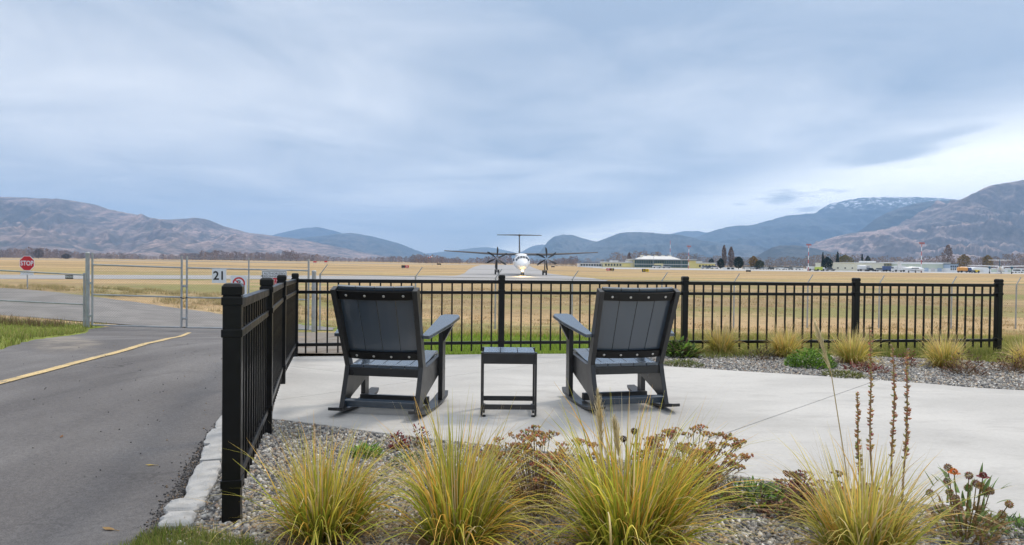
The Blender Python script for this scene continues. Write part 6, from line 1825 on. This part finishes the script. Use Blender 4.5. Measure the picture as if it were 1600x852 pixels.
def gaillardia():
    r = random.Random(9); g = on_ground(1508, 838)
    t = thing('blanket_flower', 'withering plant with round brown seed heads and orange petals at the patio edge', 'plant', (g.x, g.y, bump_z(g.x, g.y)))
    st = MB(); s_ = g.y / FPX
    heads = [(1487, 735, 'o'), (1505, 742, 'b'), (1517, 734, 'r'), (1522, 747, 'b'), (1518, 757, 'b'), (1532, 759, 'b'), (1543, 765, 'b'), (1540, 776, 'b'), (1554, 777, 'y'), (1496, 742, 'y'), (1561, 801, 'y'), (1480, 772, 'b'), (1512, 768, 'b'), (1500, 778, 'y'), (1490, 790, 'b'), (1470, 780, 'b')]
    for i, (hx, hy, k) in enumerate(heads):
        e = at(hx, hy, g.y + r.uniform(-0.10, 0.10)) - t.location
        e.y = r.uniform(-0.09, 0.09)
        st.tube([(0.2 * e.x, 0.2 * e.y, 0), (e.x * 0.75, e.y * 0.8, e.z * 0.6), e], [0.003, 0.0022, 0.0018], 5, False, col=(0.20, 0.15, 0.06))
        R = 0.016 if k in 'yb' else 0.014
        col = {'b': (0.34, 0.21, 0.12), 'y': (0.48, 0.31, 0.13), 'r': (0.22, 0.04, 0.04), 'o': (0.75, 0.24, 0.04)}[k]
        mb = MB(); V = []; F = []
        for j in range(70):      # spiky ball
            zz = 1 - 2 * (j + 0.5) / 70; a = j * 2.39996; q = math.sqrt(1 - zz * zz); d = Vector((q * math.cos(a), q * math.sin(a), zz)); n1 = d.orthogonal().normalized() * 0.22 * R; n2 = d.cross(n1)
            b = d * R * 0.72; cc = tuple(v * r.uniform(0.6, 1.4) for v in col)
            mb.add([e + b + n1, e + b - n1 * 0.5 + n2 * 0.8, e + b - n1 * 0.5 - n2 * 0.8, e + d * R * r.uniform(1.0, 1.25)], [(0, 1, 3), (1, 2, 3), (2, 0, 3), (2, 1, 0)], cc)
        mb.build('seed_head', M['plant_attr'], t)
        if k in 'or':
            mb = MB()
            for j in range(12):
                a = j * 0.5236 + r.uniform(-0.1, 0.1); d = Vector((math.cos(a), math.sin(a), -0.25)); sd_ = Vector((-math.sin(a), math.cos(a), 0)) * 0.006
                mb.add([e + d * 0.010, e + d * 0.020 + sd_, e + d * 0.026, e + d * 0.020 - sd_], [(0, 1, 2, 3)], (0.50, 0.14, 0.02) if k == 'o' else (0.16, 0.02, 0.02))
            mb.build('petals', M['plant_attr'], t)
    st.build('stems', M['plant_attr'], t)
    rn = np.random.default_rng(4); m = 420; a = rn.uniform(0, 6.28, m); q = 0.13 * np.sqrt(rn.uniform(0, 1, m)); z = rn.uniform(0, 0.17, m) * (1 - 0.4 * q / 0.13)
    c = pick([(0.32, 0.20, 0.09), (0.42, 0.27, 0.13), (0.24, 0.16, 0.08), (0.26, 0.30, 0.08)], m, rn)
    V, F, C = blades(np.c_[q * np.cos(a), q * np.sin(a), z], a + rn.normal(0, 0.7, m), rn.uniform(0.3, 1.4, m), rn.uniform(0, 0.8, m), rn.uniform(0.03, 0.06, m), rn.uniform(0.008, 0.014, m), c, c * 1.2, rn, 3)
    np_mesh('withered_leaves', V, F, M['plant_attr'], t, np.clip(C, 0, 1))
    m = 46; a = rn.uniform(0, 6.28, m); q = 0.12 * np.sqrt(rn.uniform(0, 1, m)); c = pick([(0.16, 0.25, 0.08), (0.22, 0.30, 0.12)], m, rn)
    V, F, C = blades(np.c_[q * np.cos(a), q * np.sin(a), rn.uniform(0.04, 0.24, m)], a, rn.uniform(0.2, 0.9, m), rn.uniform(0, 0.8, m), rn.uniform(0.05, 0.08, m), rn.uniform(0.012, 0.018, m), c, c * 1.2, rn, 4)
    np_mesh('green_leaves', V, F, M['plant_attr'], t, np.clip(C, 0, 1))
gaillardia()
def small_head(label, px, py, base, Y, col):
    """single dried flower on a stem"""
    e = at(px, py, Y); b = at(*base, Y); b.z = bump_z(b.x, Y); r = random.Random(px)
    t = thing('dried_flower', label, 'plant', b)
    mb = MB(); d0 = e - b; mb.tube([(0, 0, 0), d0 * 0.5 + Vector((0.01, 0, 0)), d0], [0.003, 0.002, 0.002], 5, col=(0.17, 0.12, 0.06)); mb.build('stem', M['plant_attr'], t)
    mb = MB(); R = 0.015
    for j in range(60):
        zz = 1 - 2 * (j + 0.5) / 60; a = j * 2.39996; q = math.sqrt(1 - zz * zz); d = Vector((q * math.cos(a), q * math.sin(a), zz)); n1 = d.orthogonal().normalized() * 0.24 * R; n2 = d.cross(n1); bb = d0 + d * R * 0.7
        mb.add([bb + n1, bb - n1 * 0.5 + n2 * 0.8, bb - n1 * 0.5 - n2 * 0.8, d0 + d * R * 1.2], [(0, 1, 3), (1, 2, 3), (2, 0, 3)], tuple(v * r.uniform(0.6, 1.4) for v in col))
    mb.build('seed_head', M['plant_attr'], t)
small_head('brown seed head over the red-leaved ground plant', 1240, 742, (1262, 812), 3.0, (0.22, 0.12, 0.07))
small_head('dark red seed head over the red-leaved ground plant', 1246, 752, (1264, 812), 3.0, (0.20, 0.02, 0.03))
small_head('black cone-shaped seed head behind the largest tussock', 991, 674, (1010, 800), 3.0, (0.05, 0.03, 0.025))
small_head('black seed head left of the cone-shaped one', 974, 686, (1000, 800), 3.0, (0.06, 0.035, 0.03))

# ---- a few reddish rocks in the near bed
M['rock'] = material('reddish_rock', (0.40, 0.25, 0.18), 0.9, 0.2, var=0.25, var_scale=14, bump=0.8, bump_scale=40)
def rock(label, px, py, s, seed):
    g = on_ground(px, py); r = np.random.default_rng(seed)
    import bmesh
    bm = bmesh.new(); bmesh.ops.create_icosphere(bm, subdivisions=2, radius=1.0)
    ax = [Vector(v).normalized() for v in r.normal(size=(9, 3))]; cut = r.uniform(0.55, 0.9, 9)
    for v in bm.verts:
        for a, c in zip(ax, cut):
            d = v.co.dot(a)
            if d > c: v.co -= a * (d - c)
        v.co = Vector((v.co.x * s * 1.5, v.co.y * s, v.co.z * s * 0.75))
    me = bpy.data.meshes.new('rock'); bm.to_mesh(me); bm.free()
    o = link('rock', me, M['rock']); o.location = (g.x, g.y, bump_z(g.x, g.y) + s * 0.3); o.rotation_euler = (0, 0, r.uniform(-0.4, 0.4))
    tag(o, label, 'rock')
rock('reddish rock beside the green trailing weed', 1146, 778, 0.042, 1)
rock('pinkish rock left of the straw-coloured tussock', 1222, 790, 0.036, 2)
rock('rust-brown rock half under the straw-coloured tussock', 1262, 803, 0.050, 3)

# ---- loose gravel
def jitter_cubes(P, half, cols, r, name, label, mat):
    n = len(P)
    cube = np.array([[a, b, c] for c in (-1, 1) for b in (-1, 1) for a in (-1, 1)], float)
    V = cube[None] * (half[:, None, None] * r.uniform(0.55, 1.2, (n, 1, 3))) * r.uniform(0.6, 1.1, (n, 8, 3))
    V[:, :, 2] *= 0.75
    q = r.normal(size=(n, 4)); q /= np.linalg.norm(q, axis=1)[:, None]
    w, x, y, z = q.T
    R = np.stack([np.stack([1 - 2 * (y * y + z * z), 2 * (x * y - z * w), 2 * (x * z + y * w)], -1), np.stack([2 * (x * y + z * w), 1 - 2 * (x * x + z * z), 2 * (y * z - x * w)], -1), np.stack([2 * (x * z - y * w), 2 * (y * z + x * w), 1 - 2 * (x * x + y * y)], -1)], 1)
    V = np.einsum('nij,nkj->nki', R, V) + P[:, None]
    f = np.array([(0, 2, 3, 1), (4, 5, 7, 6), (0, 1, 5, 4), (2, 6, 7, 3), (0, 4, 6, 2), (1, 3, 7, 5)])
    F = (np.arange(n)[:, None, None] * 8 + f[None]).reshape(-1, 4)
    o = np_mesh(name, V.reshape(-1, 3), F, mat, None, np.repeat(cols, 8, 0))
    return tag(o, label, kind='stuff')
M['pebble'] = material('crushed_stone', None, 0.85, 0.25, attr=True, island=0.0)
PEB = [(0.32, 0.305, 0.285), (0.23, 0.225, 0.22), (0.44, 0.42, 0.38), (0.13, 0.13, 0.135), (0.44, 0.36, 0.27), (0.66, 0.64, 0.60), (0.34, 0.25, 0.19)]
PP = [0.24, 0.24, 0.15, 0.15, 0.10, 0.07, 0.05]
def scatter(poly, x0, x1, y0, y1, n, r):
    x = r.uniform(x0, x1, n); y = r.uniform(y0, y1, n); k = inside(poly, x, y); return x[k], y[k]
def gravel(poly, box, n, size, seed, label, view=True):
    r = np.random.default_rng(seed); x, y = scatter(poly, *box, n, r)
    if view:
        k = np.abs(x / y - 0.0) < 0.95; x, y = x[k], y[k]
    half = size * r.uniform(0.55, 1.35, len(x))
    P = np.c_[x, y, plane_z(x, y) - 0.014 + half * r.uniform(0.1, 0.7, len(x))]
    jitter_cubes(P, half, pick(PEB, len(x), r, PP, 0.3), r, 'gravel', label, M['pebble'])
gravel(BED_NEAR, (-2.2, 3.6, 2.2, 6.3), 150000, 0.0084, 61, 'loose crushed stone covering the near planting bed')
gravel(BED_FAR, (1.3, 9.0, 5.4, 9.0), 60000, 0.0105, 62, 'loose crushed stone covering the far planting bed')

# ---- straw litter on the bed and scraps on the drive
def litter():
    r = np.random.default_rng(71); pts = []
    for cx_, cy_, s_ in ((503, 836, 0.33), (716, 846, 0.34), (985, 850, 0.45), (1347, 860, 0.4), (610, 800, 0.35), (840, 805, 0.3), (660, 745, 0.3)):
        g = on_ground(cx_, cy_); m = 260
        pts.append(np.c_[g.x + r.normal(0, s_, m), g.y + r.normal(0, s_ * 0.7, m)])
    p = np.concatenate(pts); k = inside(BED_NEAR, p[:, 0], p[:, 1]); p = p[k]; n = len(p)
    root = np.c_[p, plane_z(p[:, 0], p[:, 1]) + r.uniform(0.002, 0.014, n)]
    V, F, C = blades(root, r.uniform(0, 6.28, n), r.uniform(1.35, 1.6, n), r.normal(0, 0.1, n), r.uniform(0.04, 0.16, n), r.uniform(0.002, 0.005, n), pick([(0.50, 0.36, 0.17), (0.40, 0.26, 0.12), (0.58, 0.46, 0.26)], n, r), pick([(0.55, 0.42, 0.22)], n, r), r, 3)
    tag(np_mesh('straw_litter', V, F, M['plant_attr'], None, np.clip(C, 0, 1)), 'fallen straw and dead blades lying on the gravel', kind='stuff')
litter()
def fallen_leaf(label, px, py, s, rz, col):
    g = on_ground(px, py); mb = MB()
    V = [(0, -1.0, 0.1), (0.32, -0.35, 0.14), (0.36, 0.3, 0.2), (0, 1.1, 0.25), (-0.34, 0.25, 0.12), (-0.30, -0.4, 0.2), (0, 0, 0.06)]
    mb.add([(x * s, y * s, z * s) for x, y, z in V], [(6, 0, 1), (6, 1, 2), (6, 2, 3), (6, 3, 4), (6, 4, 5), (6, 5, 0)], col)
    mb.tube([(0, -s, 0.1 * s), (0.05 * s, -1.6 * s, 0.05 * s)], 0.04 * s, 4, col=col)
    o = mb.build('fallen_leaf', M['plant_attr']); o.location = (g.x, g.y, g.z - 0.011); o.rotation_euler = (0, 0, rz); tag(o, label, 'leaf')
fallen_leaf('tan fallen leaf on the asphalt near the bottom edge', 170, 824, 0.032, 1.3, (0.42, 0.27, 0.12))
fallen_leaf('yellow fallen leaf on the asphalt left of the edging stones', 235, 724.5, 0.025, 1.7, (0.55, 0.40, 0.12))
fallen_leaf('small brown fallen leaf in the middle of the drive', 96, 680, 0.025, 0.4, (0.26, 0.13, 0.06))
def scraps():
    r = np.random.default_rng(77); n = 420
    a = r.uniform(3.0, 10.5, n); x = -0.9 - r.exponential(1.9, n) - 0.25 * (a - 3); y = a
    k = np.array([A_L(float(b)) + 0.2 < c < A_R(float(b)) - 0.02 for b, c in zip(y, x)]); x, y = x[k], y[k]; n = len(x)
    half = 0.0042 * r.uniform(0.3, 1.2, n)
    P = np.c_[x, y, plane_z(x, y) - 0.011 + half * 0.4]
    jitter_cubes(P, half, pick([(0.06, 0.058, 0.06), (0.22, 0.21, 0.20), (0.30, 0.22, 0.14)], n, r, [0.6, 0.25, 0.15]), r, 'grit', 'loose grit and crumbs scattered over the asphalt', M['pebble'])
    # crumbled edge of the asphalt against the stones
    m = 2600; f = r.uniform(0, 1, m); yy = 2.6 + 2.4 * f; xx = np.array([A_R(float(q)) for q in yy]) + r.normal(-0.03, 0.03, m)
    half = 0.0045 * r.uniform(0.4, 1.2, m); P = np.c_[xx, yy, plane_z(xx, yy) - 0.012 + half * 0.5]
    jitter_cubes(P, half, pick([(0.07, 0.068, 0.07), (0.14, 0.135, 0.135), (0.24, 0.18, 0.13)], m, r, [0.55, 0.3, 0.15]), r, 'grit', 'crumbled asphalt along the edging stones', M['pebble'])
scraps()

# ---- turf and rough grass
def turf(name, label, x, y, z, L, W, cols, tips, seed, seg=2, tilt=0.5):
    r = np.random.default_rng(seed); n = len(x)
    V, F, C = blades(np.c_[x, y, z], r.uniform(0, 6.28, n), np.abs(r.normal(0.1, tilt * 0.6, n)), r.uniform(0, 0.8, n), L * r.uniform(0.5, 1.25, n), W * r.uniform(0.6, 1.3, n), pick(cols, n, r), pick(tips, n, r), r, seg)
    tag(np_mesh(name, V, F, M['grass_attr'], None, np.clip(C, 0, 1)), label, kind='stuff')
r_ = np.random.default_rng(81)
LAWN = [g2(*q) for q in ((196, 856), (215, 840), (240, 829), (275, 826), (310, 830), (345, 836), (380, 843), (412, 852), (430, 862))] + [(-0.6, 2.2), (-1.9, 2.2)]
x, y = scatter(LAWN, -1.9, -0.5, 2.2, 2.95, 30000, r_)
turf('lawn_grass', 'patch of short green turf below the edging stones', x, y, plane_z(x, y) - 0.02, 0.055, 0.0040, [(0.08, 0.13, 0.02), (0.12, 0.17, 0.03)], [(0.22, 0.30, 0.05), (0.32, 0.34, 0.09), (0.42, 0.36, 0.15)], 82, 3)
mb = MB(); mb.prism([(a, b, plane_z(a, b) - 0.05) for a, b in LAWN], (0, 0, 0.045)); M['soil'] = material('turf_soil', (0.06, 0.07, 0.025), 0.95, 0.1, var=0.3, var_scale=20); tag(mb.build('turf', M['soil']), 'soil under the patch of turf', kind='structure')
x = r_.uniform(-2.0, 14, 90000); y = r_.uniform(8.3, 13.0, 90000)
fy = np.interp(x, FX[3:], FY[3:], right=9.75); k = (y > fy + 0.03) & ~((x < -1.25 - 0.25 * (y - 8.4)) ) & (r_.uniform(0, 1, len(x)) < 1.15 - 0.22 * (y - fy)); x, y = x[k], y[k]
z = ground_np(x, y) - 0.07 * (1 - _ss(y, 10.0, 11.0)); bright = (x < 1.6) & (y < 11)
turf('lawn_grass', 'bright green lawn strip behind the far fence', x[bright], y[bright], z[bright], 0.10, 0.008, [(0.15, 0.25, 0.03), (0.20, 0.30, 0.04)], [(0.32, 0.48, 0.06), (0.38, 0.47, 0.09)], 83)
d_ = ~bright
turf('rough_grass', 'olive rough grass behind the far fence', x[d_], y[d_], z[d_], 0.12, 0.009, [(0.20, 0.22, 0.05), (0.28, 0.25, 0.08)], [(0.42, 0.41, 0.10), (0.54, 0.42, 0.18), (0.34, 0.38, 0.09)], 84)
x = r_.uniform(4.2, 11, 16000); y = r_.uniform(6.5, 10.2, 16000)
k = ~inside(BED_FAR, x, y) & ~inside(PATIO, x, y) & (y > 7.0); x, y = x[k], y[k]
turf('rough_grass', 'yellow-green rough grass at the end of the far bed', x, y, plane_z(x, y) - 0.07, 0.13, 0.008, [(0.13, 0.15, 0.03)], [(0.30, 0.33, 0.07), (0.42, 0.36, 0.13)], 85)
x = r_.uniform(2.2, 6.6, 9000); y = r_.uniform(8.0, 9.4, 9000); fy = np.interp(x, FX[3:], FY[3:])
k = (y > fy - 0.5 - 0.12 * np.sin(x * 3)) & (y < fy + 0.1); x, y = x[k], y[k]
turf('rough_grass', 'green grass creeping under the far fence', x, y, plane_z(x, y) - 0.02, 0.10, 0.008, [(0.12, 0.15, 0.03)], [(0.28, 0.32, 0.07), (0.40, 0.36, 0.12)], 86)
# verge by the gate
x = r_.uniform(-34, -6.5, 60000); y = r_.uniform(8.0, 21.8, 60000)
xl = np.array([A_L(float(q)) for q in y]); yl = np.array([Y_L(float(q)) for q in y])
k = (x < xl - 0.05) & ((y < _road_end) | (x < yl - 0.05)); x, y = x[k], y[k]
z = ground_np(x, y) - 0.07 * (1 - _ss(y, 10.0, 11.0))
turf('verge_grass', 'uneven green verge beside the drive left of the gate', x, y, z, 0.13, 0.014, [(0.15, 0.18, 0.04), (0.22, 0.22, 0.06)], [(0.32, 0.38, 0.08), (0.46, 0.40, 0.16), (0.24, 0.30, 0.06)], 87)
x = r_.uniform(-16.5, -13.4, 900); y = 20.3 + r_.normal(0, 0.35, 900)
turf('dead_weeds', 'brown dead weeds along the foot of the low chain-link fence', x, y, ground_np(x, y), 0.28, 0.012, [(0.16, 0.11, 0.06)], [(0.30, 0.20, 0.11), (0.22, 0.15, 0.09)], 88)
# dry field grass in uneven tufts
n = 7000; tx = r_.uniform(-16, 34, n); ty = 11.2 + 50 * r_.uniform(0, 1, n) ** 1.6
k = ~((tx < np.array([Y_R(float(q)) for q in ty]) + 0.3) & (ty < 38)) & ~((ty < 21) & (tx < np.interp(ty, [8, 21], [-1.0, -4.2]))); tx, ty = tx[k], ty[k]
k = vnoise(tx / 2.5, ty / 4.0, 5) > r_.uniform(0.15, 0.75, len(tx)); tx, ty = tx[k], ty[k]
m = 16; x = np.repeat(tx, m) + r_.normal(0, 0.20, len(tx) * m); y = np.repeat(ty, m) + r_.normal(0, 0.20, len(tx) * m)
turf('field_grass', 'dry tan grass tufts on the slope and field beyond the fences', x, y, ground_np(x, y) - 0.01, 0.12 + 0.0 * x, 0.012 + 0.0004 * y, [(0.44, 0.31, 0.16), (0.36, 0.27, 0.13)], [(0.58, 0.42, 0.23), (0.64, 0.47, 0.27), (0.44, 0.38, 0.17)], 89)
n = 420; tx = r_.uniform(-34, -8, n); ty = r_.uniform(24, 44, n)
k = tx > np.array([Y_R(float(q)) for q in ty]) - 0.1; tx, ty = tx[k], ty[k]; m = 60
x = np.repeat(tx, m) + r_.normal(0, 0.22, len(tx) * m); y = np.repeat(ty, m) + r_.normal(0, 0.22, len(tx) * m)
turf('field_grass', 'dry tufts along the far edge of the gravel yard', x, y, ground_np(x, y) - 0.01, 0.22 + 0.0 * x, 0.016 + 0.0 * x, [(0.28, 0.22, 0.09)], [(0.56, 0.40, 0.18), (0.42, 0.36, 0.14), (0.30, 0.32, 0.10)], 90)

for o in bpy.data.objects:
    if o.parent is not None and o.name.split('.')[0] in ('leaf_blades', 'seed_stalks', 'thatch', 'spikelets', 'seed_heads', 'seed_capsules', 'withered_leaves', 'leaves', 'green_leaves', 'stems'):
        o['kind'] = 'stuff'

# ================================================================== HAZE
def haze():
    mb = MB(); mb.box((0, 4500, 443), (24000, 16400, 896))
    m = bpy.data.materials.new('valley_haze'); m.use_nodes = True
    nt = NT(m.node_tree)
    for nd in list(nt.n):
        if nd.type == 'BSDF_PRINCIPLED': nt.n.remove(nd)
    pv = nt.new('ShaderNodeVolumePrincipled'); pv.inputs['Color'].default_value = (0.37, 0.62, 1.0, 1); pv.inputs['Density'].default_value = HAZE
    pv.inputs['Anisotropy'].default_value = 0.3
    nt.l.new(pv.outputs[0], nt.n['Material Output'].inputs['Volume'])
    m.cycles.homogeneous_volume = True
    o = mb.build('haze', m); tag(o, 'pale blue valley haze', kind='stuff')
HAZE = 1.1e-4
haze()
